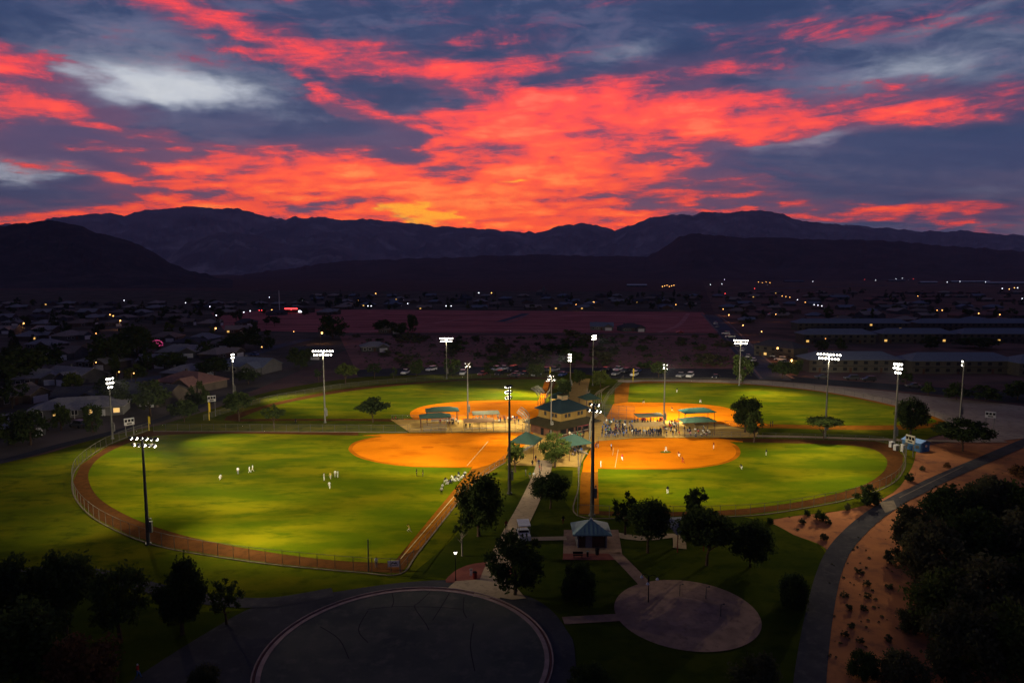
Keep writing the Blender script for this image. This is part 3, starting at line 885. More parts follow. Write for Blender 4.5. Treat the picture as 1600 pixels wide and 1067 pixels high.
light_pole(926, 603, 523, (4, 4), (1060, 622), 'floodlight pole by the path to the parking lot, tallest lamp cluster there', [(960, 586, 7, 100), (1000, 640, 71, 55), (1150, 620, 7, 55), (1150, 620, 77, 80), (1150, 620, 9, 110)], 0.75)
light_pole(861, 684, 585, (3, 4), (780, 645), 'floodlight pole in front of the concession house wall', [(845, 745, 14, 90), (760, 655, 50, 60), (862, 740, 14, 80), (800, 690, 37, 55)], 0.85, 0.2)
light_pole(1037, 668, 567, (2, 2), (1060, 635), 'floodlight pole with four lamps beside the crowded dugout', [(1000, 690, 20, 120), (1080, 642, 98, 110), (1040, 700, 47, 55), (1040, 700, 8, 110), (1150, 720, 41, 55)], 1.1)
light_pole(1155, 603, 530, (7, 6), (1150, 630), 'floodlight pole in the pale gravel in front of a dark round tree', [(1080, 590, 7, 100), (1250, 635, 60, 80), (1250, 635, 20, 110)], 0.85)
light_pole(1289, 684, 551, (8, 7), (1250, 730), 'floodlight pole rising through the spreading umbrella shaped tree', [(1240, 738, 22, 55), (1270, 640, 38, 55), (1270, 640, 17, 110), (1150, 750, 19, 55), (1300, 720, 15, 80), (1300, 720, 36, 80), (1280, 770, 14, 70)], 0.8)
light_pole(1397, 694, 566, (4, 4, 3), (1250, 735), 'floodlight pole with a dense lamp cluster beside the white cabinets', [(1290, 640, 85, 75), (1270, 806, 170, 34), (1450, 710, 8, 70)], 0.62, 0.34)
light_pole(1500, 659, 562, (3, 3), (1380, 645), 'floodlight pole in the pale gravel above the wide dark tree', [(1380, 646, 8, 80)], 0.85)


# ------------------------------------------------------------------ fences
ME_POST = {}


def fence(name, label, pts, h, step=3.0, n=5, wire=None, rails=1, group=None, cat='fence', r=0.045, world_pts=False, steel=None):
    line = [Vector(p) for p in pts] if world_pts else [at(u, v) for u, v in (smooth(pts, n, False) if n else pts)]
    steel = steel or M_RAIL
    o = line[len(line) // 2].copy()
    t = thing(name, label, cat, (o.x, o.y, 0), 0, group)
    # resample
    res, acc = [line[0]], 0.0
    for a, b in zip(line, line[1:]):
        L = (b - a).length
        d = step - acc
        while d <= L:
            res.append(a + (b - a) * (d / L))
            d += step
        acc = (acc + L) % step
    if (res[-1] - line[-1]).length > 0.5:
        res.append(line[-1])
    key = (h, r, steel.name)
    if key not in ME_POST:
        ME_POST[key] = MB().tube((0, 0, 0), (0, 0, h + 0.05), r, r, 6).mesh('post', steel)
    for p in res[:300]:
        link('post', ME_POST[key], t, p - o)
    for k in range(rails):
        z = h * (1 - k / max(1, rails))
        rm = MB()
        for a, b in zip(res, res[1:]):
            rm.tube(a - o + Vector((0, 0, z)), b - o + Vector((0, 0, z)), 0.04, 0.04, 5, False)
        rm.build('rail', steel, t)
    wm = MB()
    for a, b in zip(res, res[1:]):
        a, b = a - o, b - o
        wm.quad((a.x, a.y, 0.05), (b.x, b.y, 0.05), (b.x, b.y, h), (a.x, a.y, h))
    wm.build('chain_link_mesh', wire or M_WIRE, t)
    return t


OUT = [(234, 673), (170, 696), (124, 727.5), (113, 754), (120.5, 782.5), (149.5, 811.5), (200, 837.5), (260, 856.5), (340, 870.5), (430, 882.5), (560, 894.5), (625, 897)]
fence('chain_link_fence', 'chain link fence curving round the outfield with the defenders in white', OUT, 2.5)
fence('chain_link_fence', 'chain link fence running straight from the white banner to the near backstop', [(626, 896.5), (655, 861), (740, 757), (800, 712)], 1.4, 3.0, 0)
fence('chain_link_fence', 'chain link fence along the grass strip behind the lit infield', [(240, 674), (430, 674.6), (640, 675.6)], 2.2, 3.5, 2, steel=M_DARKSTEEL)
fence('chain_link_fence', 'chain link fence curving round the outfield beside the sandy slope', [(902, 807), (1000, 810.5), (1160, 807.5), (1250, 796.5), (1338, 778.5), (1391.5, 758.5), (1412.5, 735), (1413.5, 712), (1398, 696)], 2.4)
fence('chain_link_fence', 'chain link fence beside the orange strip and centre lawn', [(902.5, 805), (903.5, 760), (908, 722), (916, 700)], 1.4, 3.0, 2)
fence('chain_link_fence', 'chain link fence from the blue shed to the bleachers along the footpath', [(1396, 696), (1368, 689.5), (1250, 686), (1185, 684)], 1.5, 3.5, 2)
fence('chain_link_fence', 'chain link fence with pale rail between orange dirt and the parked cars', [(974, 596), (950, 624), (941, 640)], 2.6, 3.0, 0, rails=2)
fence('chain_link_fence', 'long outfield fence in front of the pale gravel strip', [(975, 597), (1100, 596.5), (1200, 601.5), (1300, 613), (1400, 633.5), (1487, 660)], 1.8, 4.0, steel=M_DARKSTEEL)
fence('chain_link_fence', 'long outfield fence below the parked cars and dark lawn', [(318, 657), (400, 631.5), (480, 615.5), (560, 603.5), (700, 593), (860, 589.5)], 1.8, 4.0, steel=M_DARKSTEEL)
fence('chain_link_fence', 'short fence beside the dirt strip behind the concession house', [(866, 596), (858, 618), (846, 640)], 2.2, 3.0, 0)
fence('chain_link_fence', 'low fence along the bleachers and dugout of the lit left infield', [(640, 676.3), (700, 676.3), (722, 676.2)], 1.3, 3.0, 0)
fence('chain_link_fence', 'tall fence panels between the tan dugout and the near backstop', [(771, 675.6), (800, 676), (826, 684)], 4.6, 3.4, 0, rails=3, steel=M_DARKSTEEL)
fence('chain_link_fence', 'low fence in front of the far dugouts by the bleachers', [(612, 656), (660, 656.5), (735, 657), (790, 657)], 1.6, 3.4, 0)
fence('chain_link_fence', 'tall dark fence panels between the packed crowd and the far infield', [(944, 657), (966, 659), (992, 660.5)], 5.0, 2.3, 0, rails=4, steel=M_DARKSTEEL)
fence('chain_link_fence', 'fence below the packed crowd facing the near diamond', [(935, 690), (960, 686.3), (988, 684)], 1.3, 2.4, 0)
fence('chain_link_fence', 'low fence in front of the crowded dugout and bleachers', [(990, 684), (1050, 684.4), (1110, 684.6)], 1.0, 3.0, 0)
fence('chain_link_fence', 'fence between the far bleachers and the tree with two crowns', [(1115, 667), (1150, 668.5), (1165, 669)], 2.0, 3.4, 0, rails=2, steel=M_DARKSTEEL)
fence('chain_link_fence', 'low fence ending in gate posts right of the bleachers', [(1113, 684), (1140, 684.2), (1170, 684.3), (1178, 677)], 1.7, 2.6, 0, rails=2)


def backstop(label, foot, along, lean, n=5, gap=2.6, h=5.4, top=(2.4, 2.3), m=None):
    """Row of posts along a direction, their tops bent over the plate."""
    p = at(*foot)
    t = thing('backstop', label, 'backstop', p)
    a = Vector((cos(along), sin(along), 0))
    b = Vector((cos(lean), sin(lean), 0))
    m = m or M_RAIL
    pb = MB()
    pb.tube((0, 0, 0), (0, 0, h), 0.11, 0.10, 8)
    pb.tube((0, 0, h), b * (top[0] * .45) + Vector((0, 0, h + top[1] * .62)), 0.10, 0.10, 8)
    pb.tube(b * (top[0] * .45) + Vector((0, 0, h + top[1] * .62)), b * top[0] + Vector((0, 0, h + top[1])), 0.10, 0.09, 8)
    me = pb.mesh('bent_post', m)
    for i in range(n):
        link('bent_post', me, t, a * ((i - (n - 1) / 2) * gap))
    w = (n - 1) / 2 * gap
    prof = [Vector((0, 0, 0.1)), Vector((0, 0, h)), b * (top[0] * .45) + Vector((0, 0, h + top[1] * .62)), b * top[0] + Vector((0, 0, h + top[1]))]
    for q in prof[1:]:
        MB().tube(q - a * w, q + a * w, 0.05, 0.05, 6).build('rail', m, t)
    wm = MB()
    for q0, q1 in zip(prof, prof[1:]):
        wm.quad(q0 - a * w, q0 + a * w, q1 + a * w, q1 - a * w)
    wm.build('chain_link_mesh', M_WIREDENSE, t)
    kb = MB()
    kb.box((0, 0, 0.35), (2 * w, 0.1, 0.7), along)
    kb.build('kick_board', M_BROWN, t)
    return t


YAW = R(80)
backstop('pale backstop with bent post tops leaning over the large lit orange infield', (824, 683), YAW, YAW + pi / 2, 4, 2.6)
backstop('backstop with bent tops beside the concession house and tall dark pole', (922, 688), YAW, YAW - pi / 2, 4, 2.6, 5.8)
backstop('backstop with bent tops behind the concession house, over the far infield', (846, 636), YAW - .2, YAW + pi / 2 - .2, 4, 2.4, 4.6, (2.6, 2.2))
backstop('backstop with bent tops beside the path and small teal canopy', (934, 634), YAW - .3, YAW - pi / 2 - .3, 4, 2.4, 4.2, (2.8, 2.4))


# ------------------------------------------------------------------ shade canopies, bleachers, dugouts
def hip_roof(w, d, z, hgt, ridge, thick=0.12, over=0.0):
    """Hip roof as a solid: w along x, d along y, eaves at z, ridge length along x."""
    mb = MB()
    W, D, r = w / 2 + over, d / 2 + over, ridge / 2
    e = [(-W, -D, z), (W, -D, z), (W, D, z), (-W, D, z)]
    el_ = [(x, y, zz_ - thick) for x, y, zz_ in e]
    a, b = (-r, 0, z + hgt), (r, 0, z + hgt)
    if ridge > 0.05:
        mb.quad(e[0], e[1], b, a).quad(e[2], e[3], a, b).quad(e[1], e[2], b).quad(e[3], e[0], a)
    else:
        a = (0, 0, z + hgt)
        for i in range(4):
            mb.quad(e[i], e[(i + 1) % 4], a)
    for i in range(4):
        j = (i + 1) % 4
        mb.quad(el_[i], el_[j], e[j], e[i])
    mb.quad(el_[3], el_[2], el_[1], el_[0])
    return mb


def canopy(u, v, w, d, h, label, rz=0.17, roof=None, rh=1.0, ridge=None, post=None, group='teal shade canopies', cat='shade canopy'):
    p = at(u, v)
    t = thing('shade_canopy', label, cat, p, rz, group)
    hip_roof(w, d, h, rh, w * 0.45 if ridge is None else ridge, 0.10, 0.3).build('canopy_roof', roof or M_TEAL, t)
    me = MB().tube((0, 0, 0), (0, 0, h), 0.09, 0.09, 8).mesh('post', post or M_BROWN)
    for sx in (-1, 1):
        for sy in (-1, 1):
            link('post', me, t, (sx * (w / 2 - .15), sy * (d / 2 - .15), 0))
    bm_ = MB()
    for sy in (-1, 1):
        bm_.box((0, sy * (d / 2 - .15), h - 0.2), (w - .3, 0.12, 0.16))
    bm_.build('beam', post or M_BROWN, t)
    return t


def bleachers(u, v, w, label, rz=0.17, rows=5, flip=1):
    p = at(u, v)
    t = thing('bleachers', label, 'bleachers', p, rz, 'aluminium bleachers round the diamonds')
    seat = MB().box((0, 0, 0), (w, 0.26, 0.05)).mesh('seat_plank', M_ALU)
    for i in range(rows):
        link('seat_plank', seat, t, (0, flip * (i * 0.6 - rows * .3), 0.45 + i * 0.32))
        link('foot_plank', seat, t, (0, flip * (i * 0.6 - rows * .3 - 0.28), 0.14 + i * 0.32))
    fr = MB()
    for k in range(4):
        x = (k / 3 - .5) * (w - .4)
        for i in range(rows):
            y = flip * (i * 0.6 - rows * .3)
            fr.tube((x, y, 0), (x, y, 0.43 + i * 0.32), 0.03, 0.03, 5)
        fr.tube((x, flip * (-rows * .3 - .3), 0.1), (x, flip * (rows * .3 - .3), rows * 0.32 - .1), 0.03, 0.03, 5)
    fr.build('frame', M_STEEL, t)
    rl = MB()
    yb = flip * (rows * .3 - .3)
    zt = 0.45 + rows * 0.32
    rl.tube((-w / 2, yb, zt + .6), (w / 2, yb, zt + .6), 0.03, 0.03, 5)
    rl.tube((-w / 2, yb, zt + .2), (w / 2, yb, zt + .2), 0.03, 0.03, 5)
    for k in range(5):
        x = (k / 4 - .5) * w
        rl.tube((x, yb, zt - .4), (x, yb, zt + .6), 0.03, 0.03, 5)
    rl.build('guard_rail', M_STEEL, t)
    return t


def dugout(u, v, w, d, h, label, roof, rz=0.17):
    p = at(u, v)
    t = thing('dugout', label, 'dugout', p, rz, 'roofed dugouts beside the infields')
    mb = MB()
    mb.prism([(-d / 2 - .4, h - .1), (d / 2 + .4, h + .25), (d / 2 + .4, h + .38), (-d / 2 - .4, h + .03)], -w / 2 - .3, w / 2 + .3)
    mb.build('roof', roof, t)
    me = MB().tube((0, 0, 0), (0, 0, h), 0.06, 0.06, 6).mesh('post', M_DARKSTEEL)
    k = 5
    for i in range(k):
        for sy in (-1, 1):
            link('post', me, t, ((i / (k - 1) - .5) * w, sy * d / 2, 0))
    b = MB()
    b.box((0, d / 2 - .5, 0.45), (w - .6, 0.35, 0.06))
    for i in range(4):
        b.box(((i / 3 - .5) * (w - 1), d / 2 - .5, 0.21), (0.08, 0.3, 0.42))
    b.build('bench', M_ALU, t)
    wm = MB()
    wm.quad((-w / 2, -d / 2, 0), (w / 2, -d / 2, 0), (w / 2, -d / 2, 1.2), (-w / 2, -d / 2, 1.2))
    wm.quad((-w / 2, -d / 2, 0), (-w / 2, d / 2, 0), (-w / 2, d / 2, h - .2), (-w / 2, -d / 2, h - .2))
    wm.quad((w / 2, -d / 2, 0), (w / 2, d / 2, 0), (w / 2, d / 2, h - .2), (w / 2, -d / 2, h - .2))
    wm.build('chain_link_mesh', M_WIRE, t)
    return t


canopy(680, 671, 8.6, 4.6, 4.0, 'teal shade canopy over the bleachers beside the large orange infield')
canopy(691, 662, 9.4, 4.6, 4.3, 'teal shade canopy just behind the one over the nearer bleachers')
canopy(1088, 679, 9.2, 4.6, 4.2, 'pale teal shade canopy over the bleachers beside the crowded dugout', roof=mat('pale_teal_canvas', (0.10, 0.19, 0.13), (0.085, 0.16, 0.11), 0.5, 0.8))
canopy(1088, 665, 9.6, 4.6, 4.5, 'dark teal shade canopy behind the pale teal one', roof=mat('dark_teal_canvas', (0.03, 0.075, 0.06), None, rough=0.8))
canopy(822, 712, 6.2, 6.2, 4.0, 'teal pyramid canopy by the walkway and the small lollipop tree', rz=-0.35, rh=2.2, ridge=0.0)
canopy(897, 714, 6.6, 6.2, 4.0, 'teal pyramid canopy over seated crowd beside the tall dark pole', rz=0.45, rh=2.0, ridge=0.0)
canopy(873, 636, 5.6, 5.6, 3.6, 'teal pyramid canopy behind the concession roof, left of its cupola', rz=-0.3, rh=1.7, ridge=0.0)
canopy(921, 638, 5.4, 5.4, 3.6, 'teal pyramid canopy behind the concession roof, right of its cupola', rz=0.4, rh=1.7, ridge=0.0)
canopy(904, 676, 4.2, 4.2, 2.6, 'magenta pop-up tent against the concession wall', rz=0.6, rh=1.1, ridge=0.0, roof=mat('magenta_canvas', (0.22, 0.05, 0.07), None, rough=0.8), group=None, cat='tent')
canopy(1068, 850, 4.8, 7.0, 3.4, 'grey roofed picnic shelter half hidden behind the large dark tree', rz=0.1, rh=0.9, roof=mat('pale_grey_roof', (0.16, 0.17, 0.18), None), post=M_REDPAINT, group=None, cat='picnic shelter')
bleachers(680, 672.5, 6.8, 'aluminium bleachers under the teal canopy by the large orange infield')
bleachers(692, 661, 7.0, 'aluminium bleachers under the canopy behind, facing the far infield', flip=-1)
bleachers(1088, 680.5, 7.6, 'aluminium bleachers under the pale teal canopy, almost filled with people')
bleachers(1088, 664.5, 7.6, 'aluminium bleachers under the dark teal canopy, facing the far infield', flip=-1)
bleachers(826, 706, 6.5, 'aluminium bleachers under the pyramid canopy by the walkway', rz=1.1, flip=-1)
bleachers(899, 708, 6.0, 'aluminium bleachers with seated crowd under the pyramid canopy', rz=-1.0, flip=-1)
dugout(748, 672.5, 8.4, 3.0, 2.9, 'tan roofed dugout beside the large orange infield', M_DUGROOF)
dugout(759, 660, 7.6, 3.0, 2.9, 'grey roofed dugout behind the tan roofed one', M_GREYROOF)
dugout(1012, 680, 8.4, 3.0, 3.0, 'cream roofed dugout packed with players beside the near diamond', mat('cream_metal_roof', (0.32, 0.22, 0.10), None))
dugout(1014, 664, 7.8, 3.0, 2.9, 'grey roofed dugout with a row of players facing the far infield', M_GREYROOF)


# ------------------------------------------------------------------ concession house
def window_part(parent, w, h, loc, rz, lit=None, frame=M_CREAM, sub=True):
    f = MB().box((0, 0, 0), (w + .16, 0.10, h + .16)).build('window', frame, parent, loc, rz)
    if sub:
        MB().box((0, -0.055, 0), (w, 0.04, h)).build('pane', lit or M_GLASS, f)
    return f


bp = at(874, 683)
t = thing('concession_house', 'two storey concession house with blue hip roof, cupola and brown skirt roof', 'building', bp + Vector((1.3, 6.6, 0)), R(41))
gw, gd = 15.0, 10.6
MB().box((0, 0, 1.6), (gw, gd, 3.2)).build('ground_floor', M_BROWN, t)
sk = MB()
o_, i_ = (gw / 2 + 1.6, gd / 2 + 1.6), (5.4, 4.7)
for k in range(4):
    s = [(-1, -1), (1, -1), (1, 1), (-1, 1)]
    a, b = s[k], s[(k + 1) % 4]
    sk.quad((a[0] * o_[0], a[1] * o_[1], 3.1), (b[0] * o_[0], b[1] * o_[1], 3.1), (b[0] * i_[0], b[1] * i_[1], 4.5), (a[0] * i_[0], a[1] * i_[1], 4.5))
    sk.quad((a[0] * o_[0], a[1] * o_[1], 2.9), (b[0] * o_[0], b[1] * o_[1], 2.9), (b[0] * o_[0], b[1] * o_[1], 3.1), (a[0] * o_[0], a[1] * o_[1], 3.1))
    sk.quad((a[0] * o_[0], a[1] * o_[1], 2.9), (b[0] * o_[0], b[1] * o_[1], 2.9), (b[0] * i_[0], b[1] * i_[1], 3.3), (a[0] * i_[0], a[1] * i_[1], 3.3))
sk.build('skirt_roof', M_BROWNROOF, t)
MB().box((0, 0, 5.2), (10.4, 9.0, 3.8)).build('upper_wall', M_CREAM, t)
rf = hip_roof(10.4, 9.0, 7.05, 2.9, 1.4, 0.2, 0.9).build('roof', M_BLUEROOF, t)
cu = MB()
cu.box((0, 0, 9.8), (2.4, 2.0, 1.9))
cu.build('cupola', M_GREYROOF, rf)
lv = MB()
for k in range(5):
    lv.box((0, -1.03, 9.25 + k * .28), (2.0, 0.06, 0.12))
    lv.box((-1.23, 0, 9.25 + k * .28), (0.06, 1.6, 0.12))
lv.build('louvre', M_DUGROOF, rf)
MB().box((0, 0, 10.82), (2.9, 2.5, 0.16)).build('cupola_cap', M_BROWNROOF, rf)
for x in (-3.2, -1.9, 1.9, 3.2):
    window_part(t, 0.95, 1.05, (x, -4.52, 5.85), 0)
for y in (-2.6, -1.4, 1.6):
    window_part(t, 0.95, 1.05, (-5.22, y, 5.85), -pi / 2)
for x in (-5, -2, 1, 4):
    f = MB().box((0, 0, 0), (2.2, 0.1, 1.3)).build('serving_hatch', M_BLACK, t, (x, -gd / 2 - .03, 1.7))
    MB().box((0, -.2, -.7), (2.4, 0.5, 0.08)).build('counter', M_ALU, f)
for y in (-3, 0.5):
    MB().box((0, 0, 0), (0.1, 1.1, 2.1)).build('door', M_BLACK, t, (-gw / 2 - .03, y, 1.08))

# restroom in front
rp = at(925, 857)
t = thing('restroom', 'small restroom with teal hip roof on a pink concrete pad', 'building', rp + Vector((0, 2.0, 0)), 0.0)
bw, bd = 5.0, 4.2
MB().box((-bw / 2 + .12, 0, 1.3), (.25, bd, 2.6)).box((bw / 2 - .12, 0, 1.3), (.25, bd, 2.6)).box((0, bd / 2 - .12, 1.3), (bw - .5, .25, 2.6)).box((-.55, -bd / 2 + .2, 1.3), (1.1, .4, 2.6)).box((0, .4, 1.3), (bw - .5, .2, 2.6)).build('wall', mat('grey_block', (0.20, 0.19, 0.20), (0.16, 0.15, 0.16), 1.0), t)
for x, w in ((-1.72, 1.2), (1.1, 2.1)):
    MB().box((0, 0, 0), (w, .12, 2.2)).build('door', M_BROWN, t, (x, -bd / 2 + .45, 1.12))
rr = hip_roof(bw, bd, 2.7, 1.7, 0.15, 0.18, 0.75).build('roof', M_TEALROOF, t)
sm = MB()
for k in range(9):
    x = (k - 4) * .72
    zt = 2.73 + 1.7 * max(0, 1 - abs(x) / 3.2)
    sm.tube((x, -2.83, 2.74), (x * .98, -2.83 + 2.8 * (1 - abs(x) / 3.3), zt + .01), 0.025, 0.025, 4)
sm.build('roof_seam', M_TEALROOF, rr)
MB().ball((0, 0, 4.45), 0.22, 8, 5).build('finial', M_WHITE, rr)
for x in (-1.7, 1.9):
    MB().box((0, 0, 0), (.18, .12, .18)).build('wall_lamp', M_WHITE, t, (x, -bd / 2 - .02, 2.25))


def bench(u, v, rz, label):
    t = thing('bench', label, 'bench', at(u, v, 0.2), rz)
    MB().box((0, 0, .45), (1.6, .4, .06)).build('seat', M_BLACK, t)
    MB().box((0, .2, .75), (1.6, .05, .4)).build('backrest', M_BLACK, t)
    me = MB().box((0, 0, .22), (.07, .4, .44)).mesh('leg', M_BLACK)
    for x in (-.65, .65):
        link('leg', me, t, (x, 0, 0))


def bin_(u, v, label, m=M_BLACK):
    t = thing('trash_can', label, 'trash can', at(u, v, 0.2))
    MB().tube((0, 0, 0), (0, 0, .95), .30, .36, 12).build('drum', m, t)
    MB().tube((0, 0, .95), (0, 0, 1.1), .38, .2, 12).build('lid', M_BLACK, t)


bench(903, 871, 0, 'dark bench on the red paving before the restroom')
bin_(933, 866, 'dark trash can in front of the restroom doors')
bin_(742, 903, 'dark trash can on the red paving by the lamp post', M_REDPAINT)
t = thing('drinking_fountain', 'pale drinking fountain beside the trash can on red paving', 'fountain', at(736, 898, .17))
MB().box((0, 0, .45), (.35, .4, .9)).build('pedestal', M_WHITE, t)
MB().tube((0, -.1, .9), (0, -.1, 1.0), .22, .28, 10).build('basin', M_STEEL, t)
t = thing('drinking_fountain', 'dark low drinking fountain beside the restroom bench', 'fountain', at(918, 869, .19))
MB().box((0, 0, .4), (.3, .3, .8)).build('pedestal', M_BLACK, t)
MB().tube((0, 0, .8), (0, 0, .9), .2, .25, 10).build('basin', M_STEEL, t)

# lamp posts
p = at(712, 908)
H = rise(712, 908, 861)
t = thing('lamp_post', 'lit lamp post at the corner of the concrete ramp', 'lamp post', p)
MB().tube((0, 0, 0), (0, 0, H - .4), .07, .05, 8).tube((0, 0, 0), (0, 0, .4), .12, .1, 8).build('pole', M_BLACK, t)
MB().tube((0, 0, H - .4), (0, 0, H), .16, .32, 10).build('lantern', glow('lantern_glass', (1.0, .92, .75), 3.0), t)
MB().tube((0, 0, H), (0, 0, H + .12), .34, .1, 10).build('cap', M_BLACK, t)
pl = bpy.data.lights.new('lantern_light', 'POINT')
pl.energy, pl.color, pl.shadow_soft_size = 45, (1, .85, .6), .3
po = bpy.data.objects.new('lantern_light', pl)
C.objects.link(po)
po.parent, po.location = t, (0, 0, H - .7)
p = at(1013, 942)
H = rise(1013, 942, 899)
t = thing('lamp_post', 'unlit lamp post with three curved arms on the round pad', 'lamp post', p)
MB().tube((0, 0, 0), (0, 0, H), .08, .06, 8).build('pole', M_BLACK, t)
for k in range(3):
    a = k * 2 * pi / 3 + .2
    d = Vector((cos(a), sin(a), 0))
    am = MB()
    pts = [Vector((0, 0, H - .1)), d * .5 + Vector((0, 0, H + .05)), d * 1.0 + Vector((0, 0, H - .1)), d * 1.25 + Vector((0, 0, H - .45))]
    for q0, q1 in zip(pts, pts[1:]):
        am.tube(q0, q1, .045, .045, 6)
    ar = am.build('arm', M_BLACK, t)
    MB().tube(d * 1.25 + Vector((0, 0, H - .7)), d * 1.25 + Vector((0, 0, H - .42)), .24, .1, 10).build('shade', M_WHITE, ar)
for i, (u, v, h) in enumerate([(1062, 930, 1.6), (1103, 935, 1.7), (1126, 962, 1.6)]):
    t = thing('spray_post', ('thin dark post standing near the far rim of the round pad', 'dark post on the pad between the other two thin posts', 'dark post on the pad nearest the dark shrubs')[i], 'post', at(u, v, .19))
    MB().tube((0, 0, 0), (0, 0, h), .07, .06, 8).build('pole', M_DARKSTEEL, t)
    MB().tube((0, 0, h), (.35, 0, h + .1), .06, .05, 8).ball((.4, 0, h + .1), .12).build('nozzle', M_DARKSTEEL, t)

# foul poles
for (u, vb, vt, m, lab) in [(233, 673, 650, M_YELLOW, 'yellow foul pole at the far corner of the curved fence'), (989, 597, 576, M_YELLOW, 'yellow foul pole in front of the parked white cars'),
                            (576, 893, 842, M_DARKSTEEL, 'dark foul pole at the near fence by the lone fielder'), (859, 590, 573, M_YELLOW, 'yellow foul pole standing behind a floodlight pole'),
                            (327, 657, 628, M_YELLOW, 'yellowish foul pole beside the low scoreboard')]:
    p = at(u, vb)
    H = rise(u, vb, vt)
    t = thing('foul_pole', lab, 'foul pole', p, 0, 'foul poles at the ends of the fences')
    MB().tube((0, 0, 0), (0, 0, H), .11, .09, 8).build('pole', m, t)
    MB().box((.28, 0, H * .72), (.4, .05, H * .5)).build('wing', m if m is M_YELLOW else M_WIREDENSE, t)

# scoreboards
def scoreboard(u, vb, vt, w, hb, rz, label, mp=M_WHITE):
    p = at(u, vb)
    H = rise(u, vb, vt)
    t = thing('scoreboard', label, 'scoreboard', p, rz, 'scoreboards at the outfield corners')
    MB().box((0, 0, H - hb / 2), (w, .25, hb)).build('board', mp, t)
    me = MB().box((0, 0, (H - hb) / 2), (.16, .16, H - hb)).mesh('post', M_STEEL)
    for x in (-w * .38, w * .38):
        link('post', me, t, (x, 0, 0))
    pm = MB().box((0, 0, 0), (w * .24, .06, hb * .36)).mesh('score_panel', M_BLACK)
    for x in (-.32, 0, .32):
        link('score_panel', pm, t, (x * w, -.15, H - hb * .36))
    MB().box((0, -.15, H - hb * .78), (w * .5, .05, hb * .2)).build('count_panel', M_DARKSTEEL, t)


scoreboard(203, 680, 653, 2.6, 2.0, .75, 'white scoreboard on two posts beside the yellow foul pole')
scoreboard(332, 651, 618, 2.4, 1.9, .55, 'white scoreboard on two posts in front of the dark conical trees')
scoreboard(1546, 670, 643, 2.6, 1.8, -.5, 'pale scoreboard on dark posts in the gravel strip')
scoreboard(1421, 713, 680, 2.6, 2.0, -1.25, 'scoreboard on maroon posts seen edge-on beside the blue shed', mat('pale_board', (.6, .55, .42), None))

# banner on the corner fence
p = at(615, 890)
t = thing('banner', 'white banner with a dark mountain emblem on the corner fence', 'banner', p + Vector((0, 0, 0)), 0.02)
MB().box((0, 0, 1.0), (1.75, .05, 1.0)).build('sheet', mat('banner_white', (.80, .74, .76), (.74, .68, .70), 3.0, .7), t)
em = MB()
zf, x0 = -.031, -.62
em.quad((-.66, zf, .86), (-.42, zf, 1.12), (-.34, zf, 1.06), (-.10, zf, 1.34), (.04, zf, 1.14), (.12, zf, 1.22), (.2, zf, 1.12), (.40, zf, 1.34), (.66, zf, .86), (.52, zf, .90), (.40, zf, 1.12), (.24, zf, .93), (.10, zf, 1.02), (-.08, zf, 1.14), (-.28, zf, .93), (-.40, zf, 1.0), (-.52, zf, .9))
em.build('emblem', mat('banner_ink', (.03, .025, .05), None), t)
ln = MB()
for x, w in ((-.45, .2), (-.2, .2), (.06, .22), (.34, .26), (.6, .14)):
    ln.box((x, zf, .76), (w, .006, .09))
ln.build('print', MATS['banner_ink'], t)
me = MB().tube((0, 0, 0), (0, 0, 1.52), .04, .04, 6).mesh('post', M_STEEL)
for x in (-.92, .92):
    link('post', me, t, (x, .05, 0))

# blue shed and white cabinets
p = at(1437, 706)
t = thing('storage_shed', 'blue sheet metal shed with sloping roof and a round emblem', 'shed', p + Vector((.2, 2.2, 0)), .42)
MB().box((0, 0, 1.2), (3.4, 5.2, 2.4)).build('wall', M_BLUE, t)
rf = MB().prism([(-1.95, 2.32), (0, 2.95), (1.95, 2.32), (1.95, 2.44), (0, 3.07), (-1.95, 2.44)], -2.8, 2.8, 'y').build('roof', mat('blue_roof', (.22, .36, .62), (.19, .32, .56), .8, .6), t)
MB().box((-.3, -2.62, 1.05), (1.7, .06, 2.0)).build('door', mat('blue_door', (.05, .15, .32), None), t)
MB().tube((.2, -2.66, 1.6), (.2, -2.70, 1.6), .34, .34, 14).build('emblem', M_WHITE, t)
for y in (-1.6, 1.4):
    MB().box((-1.72, y, 1.3), (.06, 1.0, .8)).build('vent_panel', M_STEEL, t)
for i, (u, v, w, h, lab) in enumerate([(1393, 699, 1.1, 1.5, 'pale electrical cabinet at the foot of the floodlight pole'), (1400, 704, 1.2, 1.5, 'white electrical cabinet between its two neighbours'), (1410, 706, .5, 1.9, 'narrow white cabinet nearest the maroon scoreboard posts')]):
    t = thing('electrical_cabinet', lab, 'cabinet', at(u, v), .3, 'white cabinets near the blue shed')
    MB().box((0, 0, h / 2), (w, .8, h)).box((0, 0, h + .04), (w + .12, .92, .08)).build('case', M_WHITE, t)
    MB().box((0, -.42, h / 2), (w * .8, .03, h * .8)).build('door', M_STEEL, t)

